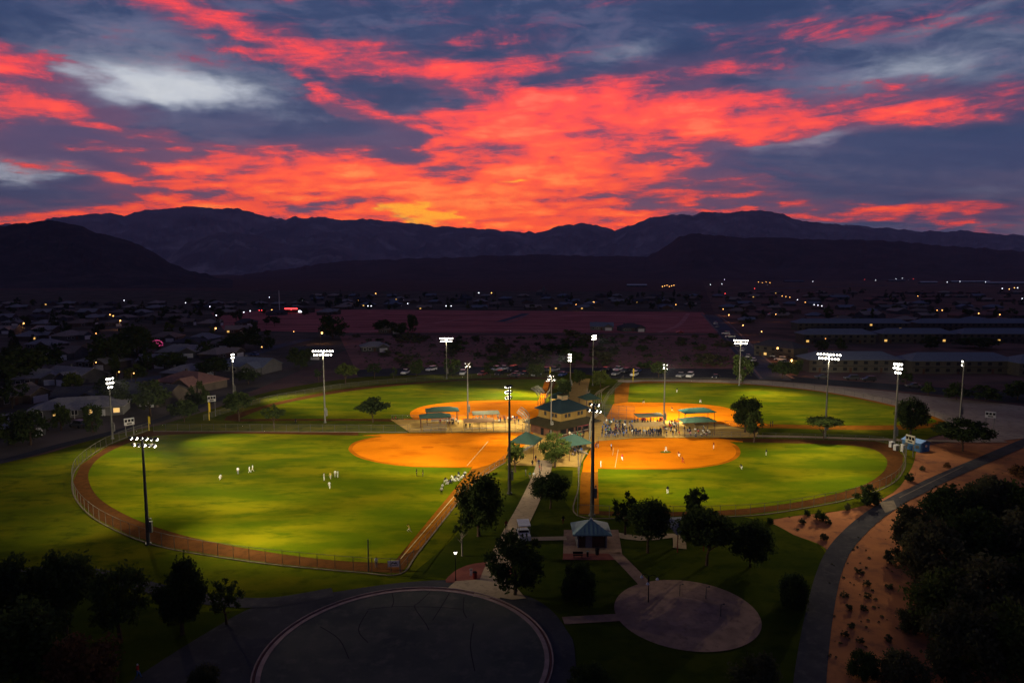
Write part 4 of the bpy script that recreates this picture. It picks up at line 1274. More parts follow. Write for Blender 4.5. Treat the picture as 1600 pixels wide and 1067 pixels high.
# white utility cart on the walkway
p = at(818, 842)
t = thing('utility_cart', 'white utility cart parked at the end of the walkway', 'cart', p, .1)
t.scale = (1.55,) * 3
MB().prism([(-1.4, .35), (1.4, .35), (1.4, .75), (.5, .8), (.45, 1.0), (-.4, .95), (-1.4, .9)], -.65, .65, 'x').build('body', M_WHITE, t)
MB().box((0, -.1, 1.95), (1.35, 2.1, .08)).build('roof', M_WHITE, t)
MB().box((0, -.2, .95), (1.15, .5, .14)).build('seat', M_BLACK, t)
me = MB().tube((0, 0, .8), (0, 0, 1.92), .03, .03, 6).mesh('roof_post', M_STEEL)
wl = MB().tube((-.1, 0, 0), (.1, 0, 0), .28, .28, 12).mesh('wheel', M_BLACK)
for sx in (-1, 1):
    for y in (-1.0, .8):
        link('roof_post', me, t, (sx * .6, y, 0))
        link('wheel', wl, t, (sx * .6, y + (.15 if y > 0 else 0), .28))
# electrical stub boxes

# ------------------------------------------------------------------ trees and shrubs
def crown_mesh(seed, kind, n_leaf, leaf, clumps=26, m=M_GREEN):
    """A crown of unit width and unit height: leaf faces gathered in clumps, thinner towards the rim."""
    rd = random.Random(seed)
    cl = []
    while len(cl) < clumps:
        x, y, z = rd.uniform(-1, 1), rd.uniform(-1, 1), rd.uniform(-1, 1)
        r2 = x * x + y * y
        if kind == 'round' and r2 + z * z > 1:
            continue
        if kind == 'wide' and (r2 + z * z > 1 or z < -.55 + .5 * r2):
            continue
        if kind == 'column' and (r2 > (0.95 - .5 * max(0, z) ** 2 - .45 * max(0, -z) ** 2) ** 2):
            continue
        if kind == 'cone' and sqrt(r2) > .55 * (1 - z):
            continue
        if kind == 'umbrella' and (r2 > 1 or z < .1 + .3 * r2 or z > .9 - .4 * r2):
            continue
        if kind == 'airy' and (r2 + z * z > 1.05):
            continue
        if kind == 'bush' and (r2 + max(0, z) ** 2 > 1 or z < -.6):
            continue
        k = (r2 + z * z) ** .5
        if k < .45 and rd.random() < .6:
            continue
        cl.append((x * .84, y * .84, z * .84, rd.uniform(.20, .36) * (1.0 if kind != 'airy' else .8)))
    vs, fs = [], []
    for i in range(n_leaf):
        cx, cy, cz, r = cl[i % len(cl)]
        while True:
            a, b, c = rd.gauss(0, .45), rd.gauss(0, .45), rd.gauss(0, .45)
            if a * a + b * b + c * c < 1.7:
                break
        p = Vector((cx + a * r, cy + b * r, cz + c * r * .9)) * .5 + Vector((0, 0, .5))
        d = Vector((rd.gauss(0, 1), rd.gauss(0, 1), rd.gauss(0, 1) + .3)).normalized()
        e = d.orthogonal().normalized()
        e.rotate(Matrix.Rotation(rd.uniform(0, 6.3), 3, d))
        f = d.cross(e)
        s = leaf * rd.uniform(.6, 1.35)
        q = len(vs)
        vs += [tuple(p - e * s), tuple(p + f * s * .55), tuple(p + e * s), tuple(p - f * s * .55)]
        fs.append((q, q + 1, q + 2, q + 3))
    me = bpy.data.meshes.new('crown')
    me.from_pydata(vs, [], fs)
    me.materials.append(m)
    return me


def trunk_mesh(seed, m=M_BARK, top=.75, spread=.22, base=.26):
    """Unit height trunk that forks into limbs reaching into the crown."""
    rd = random.Random(seed)
    mb = MB()
    p0 = Vector((0, 0, 0))
    p1 = Vector((rd.uniform(-.01, .01), rd.uniform(-.01, .01), base))
    mb.tube(p0, p0 + Vector((0, 0, .03)), .034, .025, 8)
    mb.tube(p0 + Vector((0, 0, .03)), p1, .025, .019, 8)
    p2 = p1 + Vector((rd.uniform(-.03, .03), rd.uniform(-.03, .03), (top - base) * .55))
    mb.tube(p1, p2, .019, .012, 7)
    mb.tube(p2, p2 + Vector((rd.uniform(-.05, .05), rd.uniform(-.05, .05), (top - base) * .4)), .012, .004, 6)
    for k in range(6):
        a = k * 1.05 + rd.uniform(-.3, .3)
        s = p1.lerp(p2, rd.uniform(0, .8))
        e = s + Vector((cos(a) * spread * rd.uniform(.6, 1), sin(a) * spread * rd.uniform(.6, 1), rd.uniform(.14, .3)))
        mb.tube(s, e, .011, .005, 5)
        e2 = e + Vector((cos(a + .5) * .08, sin(a + .5) * .08, .10))
        mb.tube(e, e2, .005, .002, 4)
    return mb.mesh('trunk', m)


CROWN = {}
LEAFM = {'': M_GREEN, 'light': M_GREEN_L, 'sage': M_SAGE, 'rust': M_RUST}


def crown(kind, hue, lod, i):
    k = (kind, hue, lod, i)
    if k not in CROWN:
        n, leaf, cl = {'hi': (8000, .031, 60), 'mid': (1700, .052, 30), 'lo': (420, .085, 18)}[lod]
        if kind == 'airy':
            n = int(n * .55)
        if kind == 'umbrella':
            n = int(n * .8)
        CROWN[k] = crown_mesh(hash((kind, lod)) % 1 + 17 * i + len(kind) * 3 + len(lod), kind, n, leaf, cl, LEAFM[hue])
    return CROWN[k]


TRUNK = [trunk_mesh(5), trunk_mesh(6), trunk_mesh(7)]
TRUNKP = trunk_mesh(8, M_PALEBARK)
BARE = None


def tree(u, vb, vt, wpx, kind, label, hue='', lod='mid', i=0, low=.28, group=None, name='tree', pale=False, loc=None, H=None, W=None):
    """low: share of the height below the crown."""
    if loc is None:
        loc = at(u, vb)
        H, W = rise(u, vb, vt), wpx * px(u, vb)
    t = thing(name, label, 'tree', loc, 0, group)
    rz = (u * 1.7) % 6.28
    link('trunk', TRUNKP if pale else TRUNK[i % 3], t, rz=rz, scale=(H * 1.15, H * 1.15, H * max(.7, low + .45)))
    link('crown', crown(kind, hue, lod, i), t, (0, 0, H * (low - .03)), rz, (W * 1.14, W * 1.14, H * (1.06 - low)))
    return t


def shrub(u, vb, vt, wpx, label, hue='', lod='mid', i=0, group=None, loc=None, H=None, W=None, cat='shrub'):
    if loc is None:
        loc = at(u, vb)
        H, W = rise(u, vb, vt), wpx * px(u, vb)
    o = link('shrub', crown('bush', hue, lod, i), None, Vector(loc) - Vector((0, 0, H * .16)), (u * 1.3) % 6.28, (W, W, H * 1.16))
    return tag(o, label, cat, group)


for a in [
    (748, 838, 742, 68, 'round', 'large dark round tree beside the foul line strip and tall pole', '', 'hi', 0, .1),
    (860, 795, 740, 54, 'round', 'dark round tree on the lawn just right of the walkway', '', 'hi', 1, .26),
    (805, 738, 690, 28, 'round', 'small round lollipop tree at the corner of the walkway', 'light', 'mid', 2, .32),
    (867, 731, 677, 46, 'airy', 'light green airy tree in front of the concession house', 'light', 'hi', 0, .2),
    (1012, 864, 784, 70, 'wide', 'wide dark tree just right of the restroom', '', 'hi', 2, .2),
    (977, 836, 768, 42, 'airy', 'upright dark tree behind the wide tree by the restroom', '', 'mid', 1, .2),
    (1104, 884, 794, 82, 'wide', 'largest dark tree in front of the sandy outfield, hiding the shelter', '', 'hi', 3, .15),
    (1172, 886, 815, 60, 'round', 'dark bushy tree at the edge of the lawn next to the sandy slope', '', 'hi', 0, .12),
    (1087, 842, 763, 36, 'column', 'slim reddish dark treetop rising behind the largest dark tree', '', 'mid', 0, .25),
    (805, 930, 833, 92, 'airy', 'big loose dark tree overhanging the concrete ramp', '', 'hi', 1, .12),
    (285, 992, 876, 70, 'column', 'tall dark columnar tree beside the curved footpath', '', 'hi', 0, .18),
    (354, 976, 905, 50, 'airy', 'small thin tree beside the curved footpath, next to the columnar tree', '', 'mid', 2, .25),
    (188, 1000, 884, 84, 'airy', 'loose dark tree between the columnar tree and the trees at the corner', '', 'hi', 2, .12),
    (103, 990, 862, 84, 'wide', 'dark spiky topped tree standing over the curved footpath', '', 'hi', 1, .12),
    (12, 1010, 872, 92, 'wide', 'dark tree at the lower corner by the start of the footpath', '', 'hi', 3, .12),
    (40, 1085, 945, 130, 'round', 'dark broad tree below the trees over the footpath', '', 'hi', 2, .1),
    (374, 658, 614, 42, 'wide', 'round dark tree on the grass strip beside the low scoreboard', '', 'mid', 0, .28),
    (428, 669, 632, 32, 'airy', 'small thin tree on the grass strip beside the round dark tree', '', 'mid', 1, .35),
    (583, 661, 622, 46, 'wide', 'spreading tree on the grass strip beside the bleachers', '', 'mid', 2, .3),
    (540, 600, 568, 36, 'wide', 'green tree behind the outfield fence near the wide lamp array', 'light', 'mid', 1, .25),
    (1164, 676, 621, 44, 'round', 'dark tree beside the right-hand bleachers, taller of the close pair', '', 'hi', 2, .2),
    (1178, 692, 640, 26, 'round', 'smaller dark tree in front of the taller one by the bleachers', '', 'mid', 1, .25),
    (1422, 684, 622, 44, 'round', 'dark round tree between the dense floodlight cluster and the blue shed', '', 'hi', 1, .2),
    (1504, 705, 655, 74, 'wide', 'wide low dark tree on the red sand beside the blue shed', '', 'hi', 0, .2),
    (1287, 688, 652, 54, 'umbrella', 'umbrella shaped tree around the foot of a floodlight pole', 'light', 'hi', 0, .35),
    (881, 621, 590, 25, 'round', 'round green tree behind the concession roof', '', 'mid', 0, .15),
    (1160, 601, 552, 30, 'round', 'dark oval tree standing at the bend of the parking lot', '', 'mid', 2, .1),
    (938, 606, 576, 28, 'round', 'green tree beside the path to the parking lot, right of the pole', 'light', 'mid', 1, .15),
    (837, 590, 566, 28, 'round', 'bushy green tree between parked cars behind the left outfield', 'light', 'mid', 2, .08),
    (1029, 590, 566, 28, 'wide', 'bushy green tree behind the four lamp pole by the gravel', 'light', 'mid', 0, .1),
    (651, 588, 559, 22, 'round', 'dark oval tree beside the white pickup', '', 'mid', 1, .1),
    (707, 588, 558, 26, 'round', 'dark tree behind the wide lamp array near the lot', '', 'mid', 0, .1),
    (766, 587, 568, 22, 'airy', 'small loose tree between parked cars', 'light', 'mid', 0, .2),
    (905, 602, 576, 20, 'round', 'green tree left of the path to the parking lot', '', 'mid', 2, .15),
    (585, 592, 568, 24, 'airy', 'thin young tree beside the lot entrance', '', 'mid', 2, .3),
    (615, 594, 574, 14, 'airy', 'sapling at the edge of the dark lawn behind the fence', '', 'lo', 1, .35),
    (498, 596, 575, 16, 'airy', 'small tree near the pink banked soil beside the lot', '', 'lo', 2, .3),
]:
    tree(*a)
BARE_M = trunk_mesh(21, M_PALEBARK, .95, .2, .35)
for (u, vb, vt, lab) in [(722, 869, 812, 'bare white trunked sapling between the big tree and lamp post'), (917, 632, 600, 'leafless shrubby tree behind the concession cupola'), (1000, 700, 655, None)]:
    if lab:
        t = thing('bare_tree', lab, 'tree', at(u, vb))
        H = rise(u, vb, vt)
        link('trunk', BARE_M, t, scale=(H * .9, H * .9, H))
        if u == 722:
            link('crown', crown('airy', '', 'lo', 4), t, (0, 0, H * .55), 0, (H * .5, H * .5, H * .45))

# the dark thicket on the sand, tree by tree
thick = [(1432, 868, 792, 72), (1486, 842, 762, 84), (1540, 838, 752, 88), (1600, 846, 748, 84), (1462, 930, 822, 96), (1528, 922, 800, 110), (1598, 930, 796, 116), (1472, 996, 888, 92), (1545, 1004, 872, 120), (1622, 1014, 862, 124), (1500, 1072, 946, 112), (1578, 1084, 948, 130), (1648, 1080, 942, 130)]
for k, (u, vb, vt, w) in enumerate(thick):
    tree(u, vb, vt, w, ('bush', 'airy', 'wide')[k % 3] if k % 3 != 1 else 'round', 'dark olive thicket tree on the red sand, %s from the trail end' % ORD[k], ('sage', '', 'sage', 'light')[k % 4], 'hi', k % 4, .04, 'thicket of dark desert trees')
for k, (u, vb, vt, w, hue, lab) in enumerate([
    (130, 1095, 985, 112, 'rust', 'rusty brown bush in the lower corner beside the service road'), (905, 942, 875, 58, '', 'dark round bush on the lawn below the restroom'),
    (1240, 945, 893, 50, '', 'dark round bush at the edge of the trail'), (1356, 786, 757, 40, '', 'dark bush at the outfield fence where the trail bends'),
    (318, 1085, 1038, 50, 'sage', 'greyish shrub beside the service road at the picture edge'), (922, 1085, 1034, 66, '', 'shrub beside the service road kerb below the round pad'),
    (1180, 1095, 1022, 84, 'sage', 'sage green shrub on the lawn below the round pad'), (1350, 1058, 1016, 48, '', 'dark shrub on the sand beside the trail'),
    (1412, 1075, 1018, 74, 'sage', 'grey sage shrub at the edge of the thicket'), (1425, 985, 945, 46, 'sage', 'pale sage shrub before the thicket on the sand'), (1398, 880, 855, 32, 'sage', 'low shrub at the top corner of the sand by the thicket'),
    (1283, 812, 797, 22, '', 'round green shrub on the lit sandy slope'), (1261, 806, 796, 11, '', 'small dark shrub beside the kerb on the sandy slope'), (1324, 797, 785, 10, 'sage', 'small shrub below the fence near the trail bend'),
    (1254, 818, 809, 11, 'sage', 'tiny shrub left of centre on the sandy slope'), (1294, 818, 809, 11, 'sage', 'tiny shrub right of the round green one on the sandy slope'), (1288, 843, 833, 14, 'sage', 'tiny shrub at the lower end of the sandy slope'),
    (1421, 752, 738, 14, '', 'dark shrub on bare sand below the blue shed'), (1441, 735, 727, 9, 'sage', 'tiny shrub on bare sand below the wide dark tree'), (1458, 790, 770, 22, 'sage', 'shrub on the far side of the trail beside the thicket'),
    (1480, 730, 722, 11, 'rust', 'reddish low shrub beside the trail'), (1203, 818, 808, 12, '', 'dark shrub at the corner of the lawn and sandy slope'), (1590, 745, 725, 26, 'rust', 'reddish brush on the sand beyond the trail'), (1545, 760, 740, 30, 'sage', 'sage brush on the sand beyond the trail'),
]):
    shrub(u, vb, vt, w, lab, hue, 'hi' if w > 45 else 'mid', k % 3)
for k, (u, v) in enumerate([(1343, 892), (1354, 911), (1319, 928), (1356, 930), (1326, 949), (1349, 949), (1330, 977), (1344, 1000), (1390, 915), (1388, 998), (1320, 990)]):
    shrub(u, v + 3, v - 5, 14, 'dark low tuft on the red sand beside the trail, %s from the top' % ORD[k], 'sage', 'lo', k % 3, 'dark tufts on the red sand')

rs = random.Random(4)


def inside(u, v, poly):
    c = False
    for (x1, y1), (x2, y2) in zip(poly, poly[1:] + poly[:1]):
        if (y1 > v) != (y2 > v) and u < (x2 - x1) * (v - y1) / (y2 - y1) + x1:
            c = not c
    return c


# ------------------------------------------------------------------ desert scrub between the lot and the fields
SCRUB = [(545, 528), (1130, 526), (1178, 572), (1150, 576), (570, 574)]
rows = {}
for v in (529, 535, 541, 548, 556, 565, 572):
    u = 540 + rs.uniform(0, 20)
    while u < 1180:
        if inside(u, v, SCRUB) and rs.random() < .8:
            rows.setdefault(v, []).append((u + rs.uniform(-6, 6), v + rs.uniform(-2, 2), rs.uniform(.7, 1.5)))
        u += rs.uniform(14, 34) * (1 + (v - 529) / 60)
for ri, v in enumerate(sorted(rows)):
    for k, (u, vv, s) in enumerate(sorted(rows[v])):
        p = at(u, vv)
        big = rs.random() < .3
        W = (11 if big else 6) * s
        shrub(u, 0, 0, 0, 'dark desert bush, %s from left in %s scrub band behind the parking lot' % (ORD[k], ORD[ri]), ('sage', '', 'sage')[k % 3], 'lo', k % 4, 'bushes in the desert scrub', p, W * rs.uniform(.32, .5), W, 'bush')
# grass tufts and low brush nobody could count
tm = MB()
for _ in range(1100):
    u, v = rs.uniform(530, 1190), rs.uniform(522, 578)
    if inside(u, v, SCRUB):
        p = at(u, v)
        s = rs.uniform(.3, .9)
        a = rs.uniform(0, 3.1)
        for q in (a, a + 1.5):
            d = Vector((cos(q), sin(q), 0)) * s
            tm.quad(p - d, p + d, p + d * .6 + Vector((0, 0, s * .7)), p - d * .5 + Vector((0, 0, s * .8)))
for _ in range(260):
    u, v = rs.uniform(1190, 1600), rs.uniform(690, 1060)
    if inside(u, v, [(1300, 860), (1330, 845), (1410, 800), (1450, 775), (1620, 690), (1620, 760), (1400, 860), (1420, 1060), (1285, 1060)]) or inside(u, v, [(1190, 815), (1385, 765), (1360, 800), (1300, 850)]):
        p = at(u, v)
        s = rs.uniform(.12, .35)
        a = rs.uniform(0, 3.1)
        for q in (a, a + 1.5):
            d = Vector((cos(q), sin(q), 0)) * s
            tm.quad(p - d, p + d, p + d * .6 + Vector((0, 0, s * .7)), p - d * .5 + Vector((0, 0, s * .8)))
tag(tm.build('desert_brush', M_SAGE), 'low dry brush scattered over the bare desert soil', 'brush', None, 'stuff')

# ------------------------------------------------------------------ houses
ROOFS = {'grey': mat('grey_shingle', (0.30, 0.28, 0.27), (0.23, 0.215, 0.21), 1.5), 'brown': mat('brown_shingle', (0.23, 0.175, 0.145), (0.18, 0.14, 0.118), 1.5), 'red': mat('red_clay_tile', (0.27, 0.14, 0.115), (0.21, 0.11, 0.092), 1.5),
         'blue': mat('blue_shingle', (0.19, 0.215, 0.26), (0.155, 0.175, 0.215), 1.5), 'tan': mat('tan_tile', (0.34, 0.27, 0.22), (0.27, 0.215, 0.18), 1.5), 'dark': mat('dark_shingle', (0.085, 0.08, 0.09), (0.065, 0.062, 0.07), 1.5)}
WALLS = {'white': mat('white_stucco', (0.17, 0.16, 0.155), (0.145, 0.138, 0.134), 0.5), 'tan': mat('tan_stucco', (0.105, 0.082, 0.068), (0.09, 0.07, 0.058), 0.5), 'grey': mat('grey_stucco', (0.095, 0.092, 0.096), (0.08, 0.078, 0.082), 0.5)}
HOUSE = {}


def gable(w, d, z, h, over=.5, th=.2):
    """Gable roof whose ridge runs along x."""
    D = d / 2 + over
    mb = MB()
    mb.prism([(-D, z - th), (0, z + h), (D, z - th), (D, z), (0, z + h + th), (-D, z)], -w / 2 - over, w / 2 + over)
    return mb


def make_house(key):
    w, d, kind, rc, wc, lit, full = key
    W, Rf = WALLS[wc], ROOFS[rc]
    t = thing('house', None, 'house')
    h = 2.9
    wm = MB()
    wm.box((0, 0, h / 2), (w, d, h))
    if kind == 'gable':
        wm.prism([(-d / 2, h), (d / 2, h), (0, h + d * .22)], -w / 2, w / 2)
    wm.build('wall', W, t)
    if kind == 'hip':
        rf = hip_roof(w, d, h + .05, d * .24, max(.5, w - d), .2, .6).build('roof', Rf, t)
    else:
        rf = gable(w, d, h, d * .22).build('roof', Rf, t)
    # front wing with a garage under its own gable
    gx = w * .28
    wg = MB()
    wg.box((gx, -d / 2 - 1.6, h / 2), (w * .38, 3.4, h))
    wg.prism([(gx - w * .19, h), (gx + w * .19, h), (gx, h + w * .10)], -d / 2 - 3.3, -d / 2 + 1.0, 'y')
    wg.build('garage_wing', W, t)
    g = MB()
    b = w * .19 + .45
    g.prism([(gx - b, h - .15), (gx, h + b * .52), (gx + b, h - .15), (gx + b, h + .05), (gx, h + b * .52 + .2), (gx - b, h + .05)], -d / 2 - 3.8, -d / 2 + 2.2, 'y')
    g.build('garage_roof', Rf, t)
    if full:
        MB().box((0, 0, 0), (w * .28, .1, 2.2)).build('garage_door', M_WHITE, t, (gx, -d / 2 - 3.33, 1.15))
        MB().box((0, 0, 0), (1.0, .1, 2.1)).build('door', M_BROWN, t, (-w * .02, -d / 2 - .04, 1.06))
        for k, x in enumerate((-.38, -.2)):
            f = MB().box((0, 0, 0), (1.7, .1, 1.4)).build('window', M_WHITE, t, (x * w, -d / 2 - .03, 1.6))
            MB().box((0, -.06, 0), (1.5, .04, 1.2)).build('pane', M_WARMWIN if lit and k == 0 else M_GLASS, f)
        MB().box((-w * .25, d * .18, h + d * .2), (.7, .7, 1.6)).build('chimney', W, rf)
    else:
        MB().box((0, 0, 0), (1.8, .1, 1.3)).build('window', M_WARMWIN if lit else M_GLASS, t, (-.25 * w, -d / 2 - .03, 1.6))
    return t


def house(p, rz, key, label, scale=1.0, group='houses of the suburb'):
    if key not in HOUSE:
        HOUSE[key] = t = make_house(key)
        t.location, t.rotation_euler, t.scale = p, (0, 0, rz), (scale,) * 3
        t['label'], t['group'] = label, group
        return t
    return dup(HOUSE[key], p, rz, label, scale, group)


TAKEN = []


def free(p, r):
    return all((p - q).length > r + s for q, s in TAKEN)


def take(u, v, r):
    TAKEN.append((at(u, v), r))


# houses one can tell apart
def place(u, v, rz, key, label, scale=1.0):
    p = at(u, v)
    TAKEN.append((p, 11 * scale))
    return house(p, rz, key, label, scale)


place(62, 598, .5, (17, 12, 'hip', 'grey', 'grey', False, True), 'grey hip roofed house left of the gabled house behind the first floodlight pole')
place(118, 596, -.35, (19, 12, 'gable', 'grey', 'grey', False, True), 'grey gabled house with porch just left of the first floodlight pole', 1.1)
place(300, 606, -.4, (20, 13, 'hip', 'red', 'tan', False, True), 'reddish hip roofed house beside the park road and conical trees', 1.1)
place(282, 556, .2, (20, 13, 'hip', 'grey', 'grey', False, True), 'pale grey hip roofed house with pink lights in the tree beside it', 1.05)
place(262, 532, .1, (17, 12, 'hip', 'brown', 'grey', False, True), 'long brown roofed house just behind the pink lit tree')
place(322, 534, -.2, (17, 12, 'hip', 'grey', 'grey', False, True), 'grey roofed house beside the bright amber street lamp')
place(372, 520, .3, (16, 11, 'gable', 'tan', 'tan', True, True), 'tan house glowing in the amber street lamp light')
place(395, 580, -.3, (19, 13, 'gable', 'blue', 'white', False, True), 'blue roofed house with white gable near the low scoreboard', 1.1)
place(8, 678, .8, (17, 12, 'hip', 'grey', 'grey', False, True), 'grey house at the picture edge below the long white house')
place(612, 520, 0, (17, 11, 'hip', 'tan', 'tan', False, True), 'lone tan house among dark trees below the graded lot')
place(585, 548, .3, (15, 10, 'hip', 'grey', 'grey', False, True), 'small grey house in the scrub below the lone tan house')
place(940, 515, -.1, (17, 12, 'gable', 'blue', 'white', False, True), 'blue roofed unfinished house with white gable on the graded lot', 1.0)
place(985, 517, .2, (17, 12, 'hip', 'dark', 'grey', False, True), 'dark roofed unfinished house on the graded lot', 1.0)
# long white house with lit windows near the park
p = at(112, 652)
TAKEN.append((p, 16))
t = thing('house', 'long white house with grey roof and three glowing windows facing the park', 'house', p + Vector((0, 5, 0)), .32, 'houses of the suburb')
MB().box((0, 0, 1.5), (26, 11, 3.0)).build('wall', WALLS['white'], t)
hip_roof(26, 11, 3.05, 2.7, 13, .2, .7).build('roof', ROOFS['grey'], t)
for x, lit in ((-10, 0), (-5.5, 1), (-.5, 0), (3.5, 1), (11.2, 1)):
    f = MB().box((0, 0, 0), (1.9, .1, 1.6)).build('window', M_WHITE, t, (x, -5.54, 1.65))
    MB().box((0, -.06, 0), (1.7, .04, 1.4)).build('pane', M_WARMWIN if lit else M_GLASS, f)
for x in (-2.8, 7.5):
    MB().box((0, 0, 0), (1.0, .1, 2.1)).build('door', M_WHITE, t, (x, -5.54, 1.06))
pm = MB().tube((0, 0, 0), (0, 0, 2.7), .08, .08, 6).mesh('porch_post', M_WHITE)
for x in (-4, 0, 4):
    link('porch_post', pm, t, (x, -7.6, 0))
MB().box((0, -6.6, 2.8), (10, 2.6, .14)).build('porch_roof', ROOFS['grey'], t)

# street grids of ordinary houses
LEFT = [(-30, 474), (548, 470), (548, 490), (455, 500), (410, 520), (500, 548), (470, 572), (400, 592), (250, 640), (140, 690), (60, 640), (-30, 700)]
MIDDLE = [(470, 462), (1040, 450), (1098, 462), (1096, 485), (840, 485), (500, 484)]
RIGHT = [(1104, 452), (1640, 446), (1640, 506), (1250, 506), (1165, 508), (1128, 486)]


def suburb(poly, ys, step, key_roofs, prob, where, seed, tree_prob, near=0):
    rd = random.Random(seed)
    hl, tl = {}, {}
    for ri, y in enumerate(ys):
        us = [q[0] for q in poly]
        x0, x1 = (min(us) - 800) / FPX * y, (max(us) - 800) / FPX * y
        x = x0 + rd.uniform(0, step)
        while x < x1:
            p = Vector((x + rd.uniform(-3, 3), y + rd.uniform(-5, 5), 0))
            u, v = screen(p)
            if inside(u, v, poly):
                if rd.random() < prob and free(p, 8):
                    hl.setdefault(ri, []).append((u, p))
                for _ in range(3):
                    q = p + Vector((rd.uniform(-step / 2, step / 2), rd.uniform(-16, 14), 0))
                    uq, vq = screen(q)
                    if rd.random() < tree_prob and inside(uq, vq, poly) and free(q, 3):
                        tl.setdefault(ri, []).append((uq, q))
            x += step
    hr = {ri: k for k, ri in enumerate(sorted(hl))}
    for ri in hl:
        for k, (u, p) in enumerate(sorted(hl[ri], key=lambda a: a[0])):
            rc, wc = rd.choice(key_roofs), rd.choice(('tan', 'grey', 'tan'))
            y = p.y
            lit = rd.random() < .12
            key = (rd.choice((15, 18)), 11, rd.choice(('hip', 'hip', 'gable')), rc, wc, lit, y < 560)
            house(p, rd.choice((0, 0, .2, -.2, pi / 2, 1.3)), key, '%s%s roofed house, %s from left in %s row %s' % ('lit ' if lit else '', rc, ORD[k], ORD[hr[ri]], where), rd.uniform(.9, 1.15))
    tr = {ri: k for k, ri in enumerate(sorted(tl))}
    for ri in tl:
        for k, (u, q) in enumerate(sorted(tl[ri], key=lambda a: a[0])):
            kind = rd.choice(('round', 'wide', 'round', 'column', 'cone', 'airy'))
            H = rd.uniform(5, 10) * (1.25 if kind in ('column', 'cone') else 1)
            W = H * rd.uniform(.75, 1.1) * (.5 if kind in ('column', 'cone') else 1)
            tree(u, 0, 0, 0, kind, 'dark %s tree, %s from left in tree row %s %s' % ({'round': 'round', 'wide': 'spreading', 'column': 'slender', 'cone': 'conical', 'airy': 'loose'}[kind], ORD[k], ORD[tr[ri]], where), rd.choice(('', '', '', 'light')), 'mid' if q.y < 420 else 'lo', k % 3, .08 if kind != 'airy' else .2, 'trees ' + where, loc=q, H=H, W=W)


suburb(LEFT, [235, 262, 292, 325, 360, 400, 445, 495, 550, 612, 680, 760, 850], 26, ('grey', 'brown', 'grey', 'tan', 'dark'), .62, 'of the left suburb', 3, .33)
suburb(MIDDLE, [770, 830, 900, 980, 1080], 30, ('grey', 'brown', 'tan', 'dark', 'blue'), .62, 'beyond the graded lot', 5, .26)
suburb(RIGHT, [585, 640, 700, 770, 850, 950, 1070, 1220], 27, ('red', 'brown', 'red', 'tan', 'blue'), .6, 'beyond the apartments', 7, .2)

# trees close to the houses by the park
for k, (u, vb, vt, w, kind, lab) in enumerate([
    (18, 694, 640, 46, 'round', 'dark round tree at the picture edge beside the long white house'), (48, 695, 636, 48, 'round', 'dark round tree in front of the long white house, left of its windows'),
    (96, 672, 628, 26, 'round', 'dark small tree before the first glowing window'), (146, 676, 628, 28, 'round', 'dark tree in front of the last glowing window of the white house'),
    (182, 640, 592, 44, 'round', 'dark round tree just behind the first floodlight pole'), (235, 650, 594, 52, 'wide', 'broad dark tree between the reddish house and floodlight pole'),
    (288, 660, 626, 42, 'wide', 'low spreading dark tree left of the low scoreboard'), (315, 630, 590, 26, 'cone', 'dark conical tree above the low scoreboard'), (300, 632, 600, 22, 'cone', 'shorter dark conical tree above the low scoreboard'),
    (20, 600, 538, 80, 'round', 'big dark tree mass at the picture edge'), (65, 590, 540, 60, 'wide', 'dark brownish tree above the grey hip roofed house'), (170, 575, 520, 60, 'round', 'big dark tree above the first floodlight pole'),
    (215, 560, 505, 50, 'round', 'tall dark tree left of the pink lit tree'), (335, 590, 558, 50, 'wide', 'dark tree beside the narrow floodlight pole'), (388, 600, 575, 36, 'wide', 'dark bush-like tree before the blue roofed house'),
    (265, 580, 552, 50, 'wide', 'dark tree below the pale grey hip roofed house'), (520, 530, 490, 40, 'round', 'tall dark tree at the corner of the graded lot'), (645, 518, 488, 16, 'column', 'slender dark tree before the graded lot'),
    (600, 520, 500, 34, 'wide', 'dark tree behind the lone tan house'), (625, 522, 503, 26, 'round', 'dark round tree right of the lone tan house'), (470, 575, 540, 36, 'round', 'dark tree left of the wide lamp array'), (375, 548, 520, 60, 'wide', 'dark tree hiding the amber lit tan house'),
    (1330, 515, 495, 14, 'round', 'dark tree between the apartment rows, nearest the street'), (1312, 545, 525, 18, 'cone', 'dark conical tree in the apartment courtyard'), (1284, 548, 530, 20, 'round', 'dark round tree in the apartment courtyard'), (1453, 545, 524, 26, 'round', 'dark round tree between the two front apartment blocks'), (1370, 528, 510, 14, 'round', 'dark tree at the gap of the rear apartment blocks'),
    (1222, 592, 565, 40, 'wide', 'dark tree at the mouth of the street beside the apartments'), (1245, 588, 560, 20, 'round', 'dark tree against the front apartment wall'), (1494, 625, 598, 34, 'bush', 'dark bushy tree below the front apartments'), (1540, 628, 602, 38, 'bush', 'dark bushy tree right of its twin below the apartments'), (1590, 625, 595, 36, 'bush', 'dark bushy tree at the picture edge below the apartments'),
    (1450, 618, 596, 20, 'airy', 'thin tree beside the road below the apartments'), (1530, 545, 528, 60, 'wide', 'dark hedge-like trees behind the front apartments'), (1415, 600, 578, 22, 'airy', 'loose tree beside the dense floodlight cluster'),
]):
    tree(u, vb, vt, w, kind, lab, '', 'mid', k % 3, .06, 'dark trees by houses')
